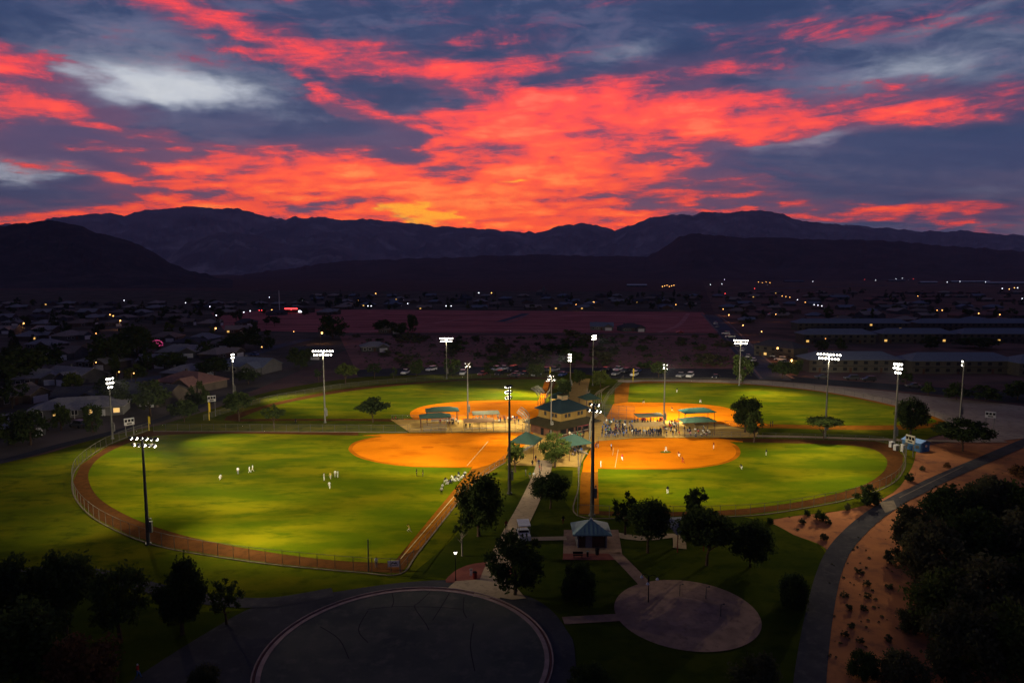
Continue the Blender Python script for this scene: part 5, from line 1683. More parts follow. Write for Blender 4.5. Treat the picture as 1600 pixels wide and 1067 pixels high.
# pink lights strung in a garden tree
p = at(246, 548)
t = tree(246, 550, 531, 16, 'round', 'round tree strung with pink lights beside the pale grey house', '', 'lo', 1, .1)
pk = MB()
rd = random.Random(9)
for _ in range(60):
    a, b = rd.uniform(0, 6.28), rd.uniform(-.2, 1.5)
    pk.ball((3.0 * cos(a) * cos(b), 3.0 * sin(a) * cos(b), 4.0 + 2.6 * sin(b)), .3, 6, 4)
o = pk.build('string_lights', M_PINKLAMP, t)
o['kind'] = 'stuff'

# ------------------------------------------------------------------ apartments
def apartments(u0, u1, vb, label, depth=13, rz=0.0, scale=1.0):
    a, b = at(u0, vb), at(u1, vb)
    w = (b - a).length
    mid = (a + b) / 2
    t = thing('apartment_block', label, 'apartment block', mid + Vector((0, depth / 2, 0)), atan2((b - a).y, (b - a).x) + rz, 'two storey apartment blocks')
    MB().box((0, 0, 2.9), (w, depth, 5.8)).build('wall', mat('apartment_stucco', (0.115, 0.102, 0.08), (0.098, 0.087, 0.07), 0.3), t)
    hip_roof(w, depth, 5.9, 3.0, w - depth * .9, .25, .8).build('roof', ROOFS['dark' if rz else 'blue'], t)
    MB().box((0, -depth / 2 - .5, 2.95), (w * .98, 1.0, .22)).build('balcony_band', M_DARKSTEEL, t)
    n = max(4, int(w / 4.2))
    fm = MB().box((0, 0, 0), (1.9, .1, 1.5)).mesh('window', M_DARKSTEEL)
    pm_ = MB().box((0, -.06, 0), (1.7, .04, 1.3)).mesh('pane', M_GLASS)
    pl_ = MB().box((0, -.06, 0), (1.7, .04, 1.3)).mesh('pane', M_WARMWIN)
    rd = random.Random(int(u0 + vb))
    for z in (1.6, 4.5):
        for k in range(n):
            f = link('window', fm, t, ((k + .5) / n * w - w / 2, -depth / 2 - .04, z))
            link('pane', pl_ if rd.random() < .05 else pm_, f)
    dm = MB().box((0, 0, 0), (1.0, .1, 2.1)).mesh('door', M_BROWN)
    for k in range(max(2, n // 3)):
        link('door', dm, t, ((k + .35) / max(2, n // 3) * w - w / 2, -depth / 2 - .04, 1.06))
    return t


apartments(1264, 1408, 582, 'front apartment block nearest the street corner')
apartments(1424, 1586, 584, 'front apartment block behind the slim gravel floodlight pole')
apartments(1592, 1690, 588, 'front apartment block cut by the picture edge')
apartments(1256, 1368, 537, 'second row apartment block nearest the street')
apartments(1378, 1492, 536, 'second row apartment block in the middle')
apartments(1502, 1640, 536, 'second row apartment block at the picture edge')
apartments(1246, 1420, 517, 'third row apartment block seen mostly as dark roof', 12)
apartments(1436, 1640, 517, 'third row apartment block at the picture edge, dark roof')
t = apartments(1190, 1262, 560, 'apartment block running along the street with parked cars', 12, -1.0)

# far town along the foot of the mesa
for k, (u, v, w, m, lab) in enumerate([(1515, 442, 60, M_WHITE, 'long pale shed roof on the far plain, nearest the picture middle'), (1575, 444, 70, M_WHITE, 'long pale roofed warehouse at the far picture edge'), (1450, 443, 26, M_WHITE, 'pale low building on the far plain'), (1240, 441, 30, ROOFS['blue'], 'blue grey low building on the far plain'),
                                       (995, 448, 30, M_WHITE, 'pale flat building behind the trees beyond the graded lot'), (1392, 485, 40, WALLS['white'], 'pale roofed hall behind the apartments'), (1310, 468, 28, ROOFS['blue'], 'blue roofed barn beyond the red roofed houses'), (1400, 440, 26, ROOFS['grey'], 'grey low building on the far plain beside lamps')]):
    p = at(u, v)
    s = px(u, v)
    t = thing('warehouse', lab, 'building', p, 0, 'low buildings of the far town')
    MB().box((0, 0, 2), (w * s, 14, 4)).build('wall', WALLS['grey'], t)
    gable(w * s, 14, 4, 2.2, .6).build('roof', m, t)
    for x in (-.3, 0, .3):
        MB().box((x * w * s, -7.04, 1.6), (w * s * .12, .1, 2.4)).build('door', M_GLASS, t)
# church
p = at(846, 462)
t = thing('church', 'pale church with a steeple among the houses beyond the graded lot', 'church', p, .3)
MB().box((0, 0, 3), (12, 20, 6)).build('nave', WALLS['grey'], t)
MB().prism([(-6.5, 6), (0, 10), (6.5, 6)], -10.5, 10.5, 'y').build('roof', ROOFS['brown'], t)
MB().box((0, -11.5, 5.5), (4, 4, 11)).build('tower', WALLS['white'], t)
MB().tube((0, -11.5, 11), (0, -11.5, 18), 2.4, .1, 8).build('spire', WALLS['white'], t)
# petrol station style store with red lit sign band, and the tall mast
p = at(455, 489)
s = px(455, 489)
t = thing('store', 'low store with a red lit sign band beside the tall mast', 'store', p, 0)
MB().box((0, 6, 2.6), (64 * s, 12, 5.2)).build('wall', WALLS['tan'], t)
MB().box((0, 6, 5.35), (66 * s, 13, .4)).build('roof', ROOFS['dark'], t)
MB().box((0, -.3, 4.6), (20 * s, .3, 1.5)).build('sign_band', M_REDLAMP, t)
for x in (-20, 14):
    MB().box((x * s, -.1, 1.6), (5 * s, .2, 1.8)).build('lit_window', M_COOL, t)
MB().box((-30 * s, -.1, 2), (2 * s, .2, 3)).build('doorway', M_AMBER, t)
p = at(437, 490)
H = rise(437, 490, 454)
t = thing('mast', 'tall pale mast standing before the red lit store', 'mast', p)
MB().tube((0, 0, 0), (0, 0, H), .5, .3, 8).build('pole', M_WHITE, t)
MB().tube((0, 0, H), (0, 0, H + .5), .5, .2, 8).build('cap', M_STEEL, t)

# ------------------------------------------------------------------ street lamps and far lights
ME_SLP = MB().tube((0, 0, 0), (0, 0, 6.6), .09, .06, 6).tube((0, 0, 6.6), (.9, 0, 6.9), .05, .05, 5).mesh('pole', M_DARKSTEEL)


def street_lamp(u, v, m, label, size=.35, watts=0, z=6.8, group='street lamps of the town'):
    """(u, v) is where the light itself shows."""
    p = at(u, v, z)
    t = thing('street_lamp', label, 'street lamp', (p.x - 1.0, p.y, 0), 0, group)
    link('pole', ME_SLP, t)
    key = 'lamp_' + m.name + str(size)
    if key not in CROWN:
        CROWN[key] = MB().ball((1.0, 0, 6.8), size, 8, 5).mesh('lamp', m)
    link('lamp', CROWN[key], t)
    if watts:
        l = bpy.data.lights.new('street_light', 'POINT')
        l.energy, l.color, l.shadow_soft_size = watts * 2.2, (1, .45, .14) if m == M_AMBER else (.9, .9, 1), .3
        lo = bpy.data.objects.new('street_light', l)
        C.objects.link(lo)
        lo.parent, lo.location = t, (1.0, 0, 6.2)


for (u, v, s, wt_, lab) in [(37, 505, .7, 300, 'amber street lamp farthest to the left among the houses'), (188, 501, .9, 500, 'bright amber street lamp above the slope of dark trees'), (150, 521, .5, 100, 'small amber lamp below the bright one among dark trees'),
                            (337, 513, 1.0, 900, 'brightest amber lamp shining on the tan house'), (503, 520, 1.1, 600, 'amber lamp just above the wide lamp array'), (150, 566, .4, 60, 'small amber lamp above the first floodlight pole'), (186, 581, .4, 60, 'small amber lamp right beside the first floodlight head'), (209, 583, .4, 60, 'small amber lamp beside the pickup lights'),
                            (409, 542, .45, 60, 'amber lamp by the driveway of the blue roofed house'), (459, 518, .45, 30, 'faint amber lamp between dark trees left of the graded lot'), (1130, 483, .8, 250, 'amber lamp at the top of the parked street'), (1139, 492, .8, 150, 'amber lamp just below the top one of the parked street'), (1161, 508, .6, 150, 'amber lamp halfway along the parked street'),
                            (1190, 518, .6, 150, 'amber lamp above the street facing apartment block'), (1202, 534, .9, 350, 'amber wall lamp at the street facing apartment block'), (1215, 544, .9, 350, 'second amber wall lamp at the street facing apartment block'), (1237, 563, .9, 400, 'amber lamp at the apartment corner by the conical tree'), (1212, 491, .6, 100, 'amber lamp beside the white van above the apartments'), (1290, 529, .35, 40, 'small amber lamp in the apartment courtyard'), (560, 470, .8, 60, 'amber lamp among the trees beyond the graded lot'), (928, 472, .9, 150, 'reddish amber light among the houses beyond the lot'), (900, 476, .7, 80, 'small amber lamp beside the reddish amber light'), (1056, 476, .8, 120, 'amber lamp at the corner of the far straight street')]:
    street_lamp(u, v, M_AMBER, lab, s * .55, wt_)
rd = random.Random(12)
far = [(1035 + k * 3.6, 448 - (k % 3), 'a') for k in range(6)] + [(1185 + 6 * k, 441 + k % 2, 'a') for k in range(4)] + [(1222, 464, 'a'), (1228, 465, 'a'), (1234, 466, 'a'), (1246, 470, 'c'), (1258, 474, 'a'), (1272, 478, 'c'), (1278, 479, 'c'), (1284, 480, 'c')]
far += [(1400, 436, 'c'), (1427, 436, 'r'), (1351, 437, 'r'), (1368, 438, 'c'), (1384, 434, 'c'), (1410, 435, 'c'), (1270, 440, 'c'), (1132, 437, 'c'), (1128, 444, 'c'), (1110, 445, 'c'), (1179, 451, 'r'), (1133, 459, 'r'), (1434, 464, 'a'), (1566, 451, 'c'), (1577, 452, 'a'), (1585, 450, 'a'), (1590, 450, 'c'), (1597, 468, 'c'), (1464, 487, 'a'), (1472, 487, 'a'), (1529, 492, 'a'), (1562, 494, 'a')]
far += [(575, 480, 'c'), (580, 480, 'c'), (637, 476, 'c'), (697, 480, 'c'), (705, 480, 'c'), (748, 458, 'c'), (768, 458, 'a'), (587, 459, 'a'), (421, 466, 'c'), (473, 470, 'c'), (194, 471, 'c'), (172, 494, 'a'), (177, 496, 'a'), (254, 489, 'c'), (290, 475, 'c'), (328, 481, 'c'), (338, 495, 'c'), (405, 487, 'r'), (409, 487, 'r'), (391, 488, 'c'), (381, 490, 'c'), (455, 486, 'r'), (1500, 440, 'c'), (1480, 441, 'c'), (1540, 441, 'c')]
cnt = {}
for (u, v, c) in sorted(far):
    z = 'far left town' if u < 480 else 'houses beyond the graded lot' if u < 1105 else 'far right town'
    cnt[(c, z)] = cnt.get((c, z), 0) + 1
    street_lamp(u, v, {'a': M_AMBER, 'c': M_COOL, 'r': M_REDLAMP}[c], '%s light, %s of its colour from left in the %s' % ({'a': 'amber', 'c': 'white', 'r': 'red'}[c], ORD[cnt[(c, z)] - 1], z), .45 if v > 460 else .75, 0, 5.5 if v > 460 else 6.5, 'distant lights of the town')


# ------------------------------------------------------------------ cars
def car_proto(kind, body, label=None):
    t = thing('parked_car', label or 'car', 'car')
    L, W = {'sedan': (4.6, 1.8), 'suv': (4.7, 1.9), 'pickup': (5.5, 1.95), 'van': (5.6, 2.0)}[kind]
    t.scale = (1.18, 1.18, 1.3)
    h = L / 2
    prof = {'sedan': [(-h, .35), (h, .35), (h, .72), (h * .45, .92), (-h * .55, .95), (-h, .85)],
            'suv': [(-h, .4), (h, .4), (h, .85), (h * .42, 1.02), (-h, 1.05)],
            'pickup': [(-h, .5), (h, .5), (h, .95), (h * .42, 1.08), (-h, 1.05)],
            'van': [(-h, .4), (h, .4), (h, 1.0), (h * .7, 1.2), (-h, 1.25)]}[kind]
    MB().prism([(y, z) for y, z in prof], -W / 2, W / 2).build('body', body, t)
    cab = {'sedan': [(-h * .6, .93), (h * .40, .92), (h * .08, 1.42), (-h * .36, 1.44)],
           'suv': [(-h * .98, 1.04), (h * .40, 1.01), (h * .12, 1.66), (-h * .86, 1.70)],
           'pickup': [(-h * .15, 1.05), (h * .40, 1.07), (h * .16, 1.72), (-h * .10, 1.74)],
           'van': [(-h * .98, 1.24), (h * .68, 1.19), (h * .42, 2.0), (-h * .96, 2.1)]}[kind]
    MB().prism(cab, -W / 2 + .1, W / 2 - .1).build('window', M_GLASS, t)
    top = max(z for _, z in cab)
    ys = [y for y, z in cab if z > top - .15]
    MB().box((0, sum(ys) / 2, top + .02), (W - .3, abs(ys[0] - ys[1]) + .1, .08)).build('roof', body, t)
    if kind == 'pickup':
        MB().box((0, -h * .58, 1.07), (W - .3, h * .75, .05)).build('bed', M_BLACK, t)
    wm = MB().tube((-.11, 0, 0), (.11, 0, 0), .34, .34, 12).mesh('wheel', M_BLACK)
    for sx in (-1, 1):
        for y in (-h * .6, h * .62):
            link('wheel', wm, t, (sx * (W / 2 - .1), y, .34))
    for sx in (-.7, .7):
        MB().box((sx, h + .01, .75), (.35, .05, .16)).build('headlight', M_WHITE, t)
        MB().box((sx, -h - .01, .8), (.3, .05, .18)).build('tail_light', M_REDPAINT, t)
    return t


PAINT = {'white': mat('car_white', (.80, .80, .80), None, rough=.3, spec=.5), 'silver': mat('car_silver', (.42, .43, .45), None, rough=.3, metal=.5), 'black': mat('car_black', (.02, .02, .022), None, rough=.25, spec=.5), 'blue': mat('car_blue', (.03, .07, .25), None, rough=.3, spec=.5), 'red': mat('car_red', (.28, .03, .02), None, rough=.3, spec=.5), 'dark': mat('car_dark', (.05, .05, .055), None, rough=.3, spec=.5)}
CARS = {}


def car(u, v, rz, kind, col, label, group):
    p = at(u, v)
    p.z = .12
    k = (kind, col)
    if k not in CARS:
        t = CARS[k] = car_proto(kind, PAINT[col])
        t.location, t.rotation_euler = p, (0, 0, rz)
        t['label'], t['group'] = label, group
        return
    dup(CARS[k], p, rz, label, None, group).scale = (1.18, 1.18, 1.3)


LOT = 'cars parked behind the outfields'
for (u, v, rz, kind, col, lab) in [
    (634, 585, 1.9, 'pickup', 'white', 'white pickup parked beside the dark oval tree'), (674, 580, 1.5, 'suv', 'white', 'white suv in the second rank behind the wide lamp pole'), (723, 586, 2.0, 'suv', 'white', 'white suv right beside the four lamp pole'), (754, 587, 1.6, 'sedan', 'red', 'dark red sedan next to the white suv by the pole'),
    (774, 580, 1.7, 'suv', 'white', 'white suv in the rear rank behind the dark cars'), (788, 579, 1.5, 'pickup', 'white', 'white pickup in the rear rank beside a black van'), (780, 587, 1.7, 'suv', 'black', 'black suv in the front rank before the white ones'), (801, 581, 1.6, 'van', 'black', 'black van in the rear rank'), (806, 587, 1.5, 'sedan', 'silver', 'silver sedan between black cars in the front rank'), (819, 587, 1.6, 'sedan', 'black', 'black sedan just left of the bushy tree'),
    (803, 590, 0, 'sedan', 'dark', 'dark sedan hidden nearest the outfield fence'), (838, 588, 1.5, 'sedan', 'white', 'white sedan right of the bushy tree'), (852, 582, 1.5, 'suv', 'dark', 'dark suv behind the yellow foul pole lamps'), (879, 588, 1.6, 'sedan', 'blue', 'blue sedan left of the path to the lot'), (962, 587, 1.6, 'suv', 'silver', 'silver suv nearest the path on its right'), (966, 580, 1.5, 'pickup', 'white', 'white pickup behind the silver suv'), (977, 583, 1.5, 'suv', 'dark', 'dark suv between the white pickup and foul pole'),
    (991, 588, 1.6, 'suv', 'white', 'white suv behind the yellow foul pole'), (996, 582, 1.6, 'sedan', 'blue', 'blue sedan behind the white suv at the foul pole'), (1064, 590, 1.5, 'pickup', 'silver', 'silver pickup in front of the banked orange soil'), (1078, 590, 1.6, 'suv', 'white', 'white suv beside the silver pickup, last of the lot'), (1118, 592, 1.6, 'sedan', 'black', 'black sedan alone near the dark oval tree'),
    (866, 581, 1.5, 'pickup', 'silver', 'silver pickup behind the floodlight pole before the house'), (945, 582, 1.5, 'suv', 'black', 'black suv behind the green tree at the path'),
]:
    car(u, v, rz - 1.5 + 2.55, kind, col, lab, LOT)
ST = 'cars parked along the street'
for k, (u, v, rz, kind, col) in enumerate([(1118, 507, -.55, 'suv', 'white'), (1121, 512, -.55, 'sedan', 'silver'), (1134, 523, 1.2, 'suv', 'white'), (1141, 528, 1.3, 'pickup', 'silver'), (1153, 542, -.5, 'sedan', 'silver'), (1160, 549, -.5, 'sedan', 'white'), (1169, 559, -.5, 'sedan', 'silver'), (1177, 566, -.5, 'suv', 'white'), (1194, 545, 1.0, 'sedan', 'white'), (1200, 550, 1.0, 'suv', 'silver'), (1206, 556, 1.0, 'sedan', 'dark'), (1212, 559, 1.0, 'sedan', 'silver'), (1219, 564, 1.0, 'suv', 'white'), (1225, 568, 1.0, 'sedan', 'silver')]):
    car(u, v, rz, kind, col, '%s %s, %s from the top of the street beside the apartments' % (col, kind, ORD[k]), ST)
for (u, v, rz, kind, col, lab) in [(1330, 594, 1.5, 'suv', 'dark', 'dark suv on the road below the front apartments, first'), (1357, 596, 1.5, 'suv', 'black', 'black suv on the road left of the dense lamp cluster'), (1427, 606, 1.4, 'sedan', 'dark', 'dark sedan on the road right of the dense lamp cluster'), (1284, 592, 1.5, 'sedan', 'dark', 'dark sedan on the road behind the wide right lamp array'), (1205, 493, 1.5, 'van', 'white', 'white van above the street facing apartment block'), (1062, 521, 1.6, 'sedan', 'red', 'red tailed sedan on the lane below the graded lot'), (262, 606, 1.2, 'sedan', 'silver', 'silver sedan beside the reddish hip roofed house'), (122, 668, 1.2, 'suv', 'dark', 'dark suv parked before the lit porch'), (213, 588, 1.6, 'pickup', 'dark', 'dark pickup on the street behind the first floodlight'), (420, 570, 1.5, 'sedan', 'white', 'white sedan beside the blue roofed house'), (398, 556, 1.0, 'sedan', 'blue', 'blue sedan on the driveway near the amber lamp')]:
    car(u, v, rz, kind, col, lab, 'cars among the houses')

# ------------------------------------------------------------------ people
M_SKIN = mat('skin', (.42, .26, .18), None, rough=.6)
M_SKIN2 = mat('skin_tan', (.28, .16, .10), None, rough=.6)
CLOTH = {}


def cloth(name, c):
    if name not in CLOTH:
        CLOTH[name] = mat('cloth_' + name, c, tuple(x * .8 for x in c), 8.0, .9)
    return CLOTH[name]


PAL = {'white': (.78, .76, .70), 'cream': (.62, .56, .42), 'black': (.016, .016, .018), 'navy': (.02, .028, .07), 'blue': (.06, .13, .33), 'lightblue': (.26, .38, .55), 'grey': (.24, .24, .25), 'red': (.42, .03, .03), 'maroon': (.14, .02, .025), 'jeans': (.05, .075, .14), 'khaki': (.32, .25, .15), 'green': (.06, .16, .07), 'pink': (.55, .2, .25), 'hair': (.03, .02, .014), 'yellow': (.6, .45, .08)}

# joints for a person facing +y
STAND = dict(pel=(0, 0, .95), sp=(0, 0, 1.15), ch=(0, .01, 1.36), nk=(0, .0, 1.50), hd=(0, .02, 1.62), ht=(0, .0, 1.74),
             sL=(-.19, 0, 1.42), eL=(-.25, -.02, 1.14), wL=(-.26, .05, .90), hL=(-.26, .07, .80), sR=(.19, 0, 1.42), eR=(.25, -.02, 1.14), wR=(.26, .05, .90), hR=(.26, .07, .80),
             pL=(-.10, 0, .90), kL=(-.11, .02, .50), aL=(-.12, 0, .09), tL=(-.13, .16, .04), pR=(.10, 0, .90), kR=(.11, .02, .50), aR=(.12, 0, .09), tR=(.13, .16, .04))


def pose(**k):
    d = dict(STAND)
    d.update(k)
    return d


POSES = {
    'stand': STAND,
    'hips': pose(eL=(-.42, -.08, 1.18), wL=(-.24, .06, 1.02), hL=(-.19, .09, .98), eR=(.42, -.08, 1.18), wR=(.24, .06, 1.02), hR=(.19, .09, .98), aL=(-.18, 0, .09), tL=(-.22, .15, .04), aR=(.18, 0, .09), tR=(.22, .15, .04), kL=(-.15, .02, .5), kR=(.15, .02, .5)),
    'walk': pose(kL=(-.11, .16, .52), aL=(-.11, .30, .12), tL=(-.11, .45, .10), kR=(.11, .02, .50), aR=(.11, -.28, .12), tR=(.11, -.16, .04), eL=(-.24, -.16, 1.16), wL=(-.24, -.16, .92), hL=(-.23, -.13, .83), eR=(.24, .10, 1.16), wR=(.23, .26, .98), hR=(.22, .33, .93)),
    'ready': pose(pel=(0, -.18, .74), sp=(0, -.06, .93), ch=(0, .08, 1.10), nk=(0, .17, 1.21), hd=(0, .25, 1.31), ht=(0, .27, 1.43), sL=(-.19, .10, 1.14), eL=(-.25, .22, .90), wL=(-.20, .40, .74), hL=(-.16, .48, .70), sR=(.19, .10, 1.14), eR=(.25, .22, .90), wR=(.20, .40, .74), hR=(.16, .48, .70), pL=(-.12, -.17, .70), kL=(-.24, .10, .44), aL=(-.28, -.06, .09), tL=(-.33, .10, .04), pR=(.12, -.17, .70), kR=(.24, .10, .44), aR=(.28, -.06, .09), tR=(.33, .10, .04)),
    'run': pose(sp=(0, .06, 1.15), ch=(0, .14, 1.34), nk=(0, .2, 1.47), hd=(0, .24, 1.58), ht=(0, .24, 1.70), sL=(-.19, .14, 1.39), sR=(.19, .14, 1.39), eL=(-.27, -.08, 1.2), wL=(-.24, .02, 1.0), hL=(-.22, .08, .95), eR=(.27, .34, 1.2), wR=(.2, .46, 1.38), hR=(.17, .5, 1.46), kL=(-.11, .36, .66), aL=(-.11, .12, .38), tL=(-.11, .24, .28), kR=(.11, -.06, .50), aR=(.11, -.4, .28), tR=(.11, -.38, .14)),
    'pitch': pose(sp=(0, .05, 1.1), ch=(.02, .14, 1.3), nk=(.02, .2, 1.44), hd=(.02, .26, 1.55), ht=(.02, .26, 1.67), eR=(.32, -.16, 1.24), wR=(.34, -.3, 1.0), hR=(.33, -.36, .92), sL=(-.18, .14, 1.36), sR=(.2, .10, 1.36), eL=(-.28, .36, 1.26), wL=(-.24, .6, 1.22), hL=(-.23, .68, 1.22), kL=(-.12, .34, .56), aL=(-.12, .52, .10), tL=(-.12, .68, .06), kR=(.12, -.06, .5), aR=(.12, -.3, .14), tR=(.12, -.2, .05)),
    'sit': pose(pel=(0, 0, .52), sp=(0, .02, .72), ch=(0, .05, .93), nk=(0, .07, 1.07), hd=(0, .1, 1.19), ht=(0, .09, 1.31), sL=(-.19, .05, .99), sR=(.19, .05, .99), eL=(-.24, .1, .72), wL=(-.17, .32, .62), hL=(-.14, .40, .62), eR=(.24, .1, .72), wR=(.17, .32, .62), hR=(.14, .40, .62), pL=(-.1, .03, .50), kL=(-.13, .45, .50), aL=(-.13, .43, .09), tL=(-.13, .58, .04), pR=(.1, .03, .50), kR=(.13, .45, .50), aR=(.13, .43, .09), tR=(.13, .58, .04)),
    'ground': pose(pel=(0, 0, .13), sp=(0, .0, .33), ch=(0, .04, .54), nk=(0, .06, .68), hd=(0, .1, .80), ht=(0, .09, .92), sL=(-.19, .04, .60), sR=(.19, .04, .60), eL=(-.27, .14, .36), wL=(-.16, .34, .36), hL=(-.1, .40, .36), eR=(.27, .14, .36), wR=(.16, .34, .36), hR=(.1, .40, .36), pL=(-.1, .03, .12), kL=(-.2, .42, .42), aL=(-.14, .58, .09), tL=(-.14, .72, .05), pR=(.1, .03, .12), kR=(.2, .42, .42), aR=(.14, .58, .09), tR=(.14, .72, .05)),
}
EDGES = [('pel', 'sp'), ('sp', 'ch'), ('ch', 'nk'), ('nk', 'hd'), ('hd', 'ht'), ('ch', 'sL'), ('sL', 'eL'), ('eL', 'wL'), ('wL', 'hL'), ('ch', 'sR'), ('sR', 'eR'), ('eR', 'wR'), ('wR', 'hR'),
         ('pel', 'pL'), ('pL', 'kL'), ('kL', 'aL'), ('aL', 'tL'), ('pel', 'pR'), ('pR', 'kR'), ('kR', 'aR'), ('aR', 'tR')]
RAD = dict(pel=.15, sp=.135, ch=.155, nk=.062, hd=.105, ht=.075, sL=.075, eL=.05, wL=.036, hL=.045, pL=.10, kL=.066, aL=.046, tL=.042)
RAD.update({k[0] + 'R': v for k, v in RAD.items() if k.endswith('L')})
ZONE = {}
for a, b in EDGES:
    ZONE[(a, b)] = 0 if a in ('wL', 'wR', 'eL', 'eR', 'nk') else 3 if a == 'hd' else 1 if b in ('sp', 'ch', 'nk', 'sL', 'sR', 'eL', 'eR') else 4 if a in ('aL', 'aR') else 2
BODY = {}


def body_mesh(pn):
    """One continuous skinned body; faces know whether they are skin, shirt, trousers, hair or shoes."""
    if pn in BODY:
        return BODY[pn]
    P = POSES[pn]
    names = list(P)
    me = bpy.data.meshes.new('person')
    me.from_pydata([P[n] for n in names], [(names.index(a), names.index(b)) for a, b in EDGES], [])
    o = bpy.data.objects.new('person', me)
    C.objects.link(o)
    sk = o.modifiers.new('skin', 'SKIN')
    sk.use_smooth_shade = True
    for i, n in enumerate(names):
        s = me.skin_vertices[0].data[i]
        s.radius = (RAD[n], RAD[n] * (.72 if n in ('pel', 'sp', 'ch') else 1))
        s.use_root = n == 'pel'
    sub = o.modifiers.new('sub', 'SUBSURF')
    sub.levels = sub.render_levels = 1
    dg = bpy.context.evaluated_depsgraph_get()
    out = bpy.data.meshes.new_from_object(o.evaluated_get(dg))
    bpy.data.objects.remove(o)
    idx = []
    for f in out.polygons:
        c = f.center
        best, bz = 9, 0
        for a, b in EDGES:
            A, B = Vector(P[a]), Vector(P[b])
            d = B - A
            t = max(0, min(1, (c - A).dot(d) / d.length_squared))
            q = (c - A - d * t).length - .6 * RAD[a]
            if q < best:
                best, bz = q, ZONE[(a, b)]
        if bz == 0 and c.z > P['hd'][2] - .03 and c.y < P['hd'][1] + .03:
            bz = 3
        idx.append(bz)
    lo = min(v.co.z for v in out.vertices)
    for v in out.vertices:
        v.co.z -= lo
    out['zones'] = idx
    BODY[pn] = (out, idx)
    return BODY[pn]


DRESSED = {}


def person(u, v, pn, top, bottom, hat, label, face=None, group=None, z=.2, jit=None, p=None):
    key = (pn, top, bottom, hat)
    if key not in DRESSED:
        src, idx = body_mesh(pn)
        me = src.copy()
        me.name = 'person'
        me.materials.clear()
        for m in (M_SKIN, cloth(top, PAL[top]), cloth(bottom, PAL[bottom]), cloth(hat, PAL[hat]), cloth('black', PAL['black'])):
            me.materials.append(m)
        me.polygons.foreach_set('material_index', idx)
        DRESSED[key] = me
    if p is None:
        p = at(u, v)
        p.z = z
    rd_ = random.Random(int(u * 7 + v * 13))
    o = link('person', DRESSED[key], None, p, rd_.uniform(0, 6.28) if face is None else face)
    s = rd_.uniform(.94, 1.06)
    o.scale = (s, s, s)
    return tag(o, label, 'person', group)


FAR_, NEAR_, LFT, RGT = 0.0, pi, pi / 2, -pi / 2
# the large diamond's outfield
for a in [
    (344, 751, 'ready', 'white', 'white', 'navy', 'player in white bending forward, alone at the far side of the outfield', RGT), (372, 742, 'stand', 'white', 'grey', 'navy', 'player in white and grey standing between the bent player and a pair', NEAR_), (390, 740, 'walk', 'white', 'white', 'black', 'player in white, left one of the close pair in the outfield', RGT), (395, 738, 'walk', 'white', 'cream', 'black', 'player in white, right one of the close pair in the outfield', LFT),
    (506.5, 752, 'hips', 'cream', 'white', 'black', 'player in cream at the left of the outfield huddle', RGT), (516.5, 750, 'walk', 'yellow', 'cream', 'maroon', 'player in yellow top in the middle of the outfield huddle', NEAR_), (524, 747, 'stand', 'white', 'white', 'black', 'player in white, third in the outfield huddle', NEAR_), (528, 747.5, 'stand', 'white', 'white', 'navy', 'player in white at the right end of the outfield huddle', LFT), (515, 765, 'walk', 'white', 'white', 'black', 'player in white walking below the outfield huddle', FAR_),
    (651, 745, 'hips', 'black', 'black', 'hair', 'coach dressed in black with arms akimbo at the infield edge', RGT), (661, 746, 'stand', 'black', 'navy', 'hair', 'shorter figure in black beside the coach at the infield edge', LFT), (690, 774, 'stand', 'white', 'black', 'hair', 'person in white shirt and black trousers watching the seated group', FAR_), (691.5, 768, 'walk', 'white', 'black', 'hair', 'person just behind the one watching the seated group', FAR_),
    (640, 834, 'run', 'yellow', 'cream', 'maroon', 'player in gold running along the foul strip', LFT), (588, 888, 'stand', 'white', 'grey', 'black', 'lone player in white and grey by the dark foul pole and banner', FAR_),
]:
    person(*a)
rd = random.Random(31)
for k in range(15):
    u, v = 697 + 2.1 * k + rd.uniform(-1.5, 1.5), 758 - 1.05 * k + rd.uniform(-2.5, 3.5)
    tp, bt, pn = rd.choice(('white', 'white', 'white', 'navy')), rd.choice(('white', 'black', 'navy')), 'ground' if k % 5 else 'ready'
    person(u, v, pn, tp, bt, rd.choice(('black', 'navy')), '%s player in %s top and %s trousers, %s from left in the huddle on grass' % ('sitting' if k % 5 else 'crouching', tp, bt, ORD[k]), None, 'players sitting on the grass')
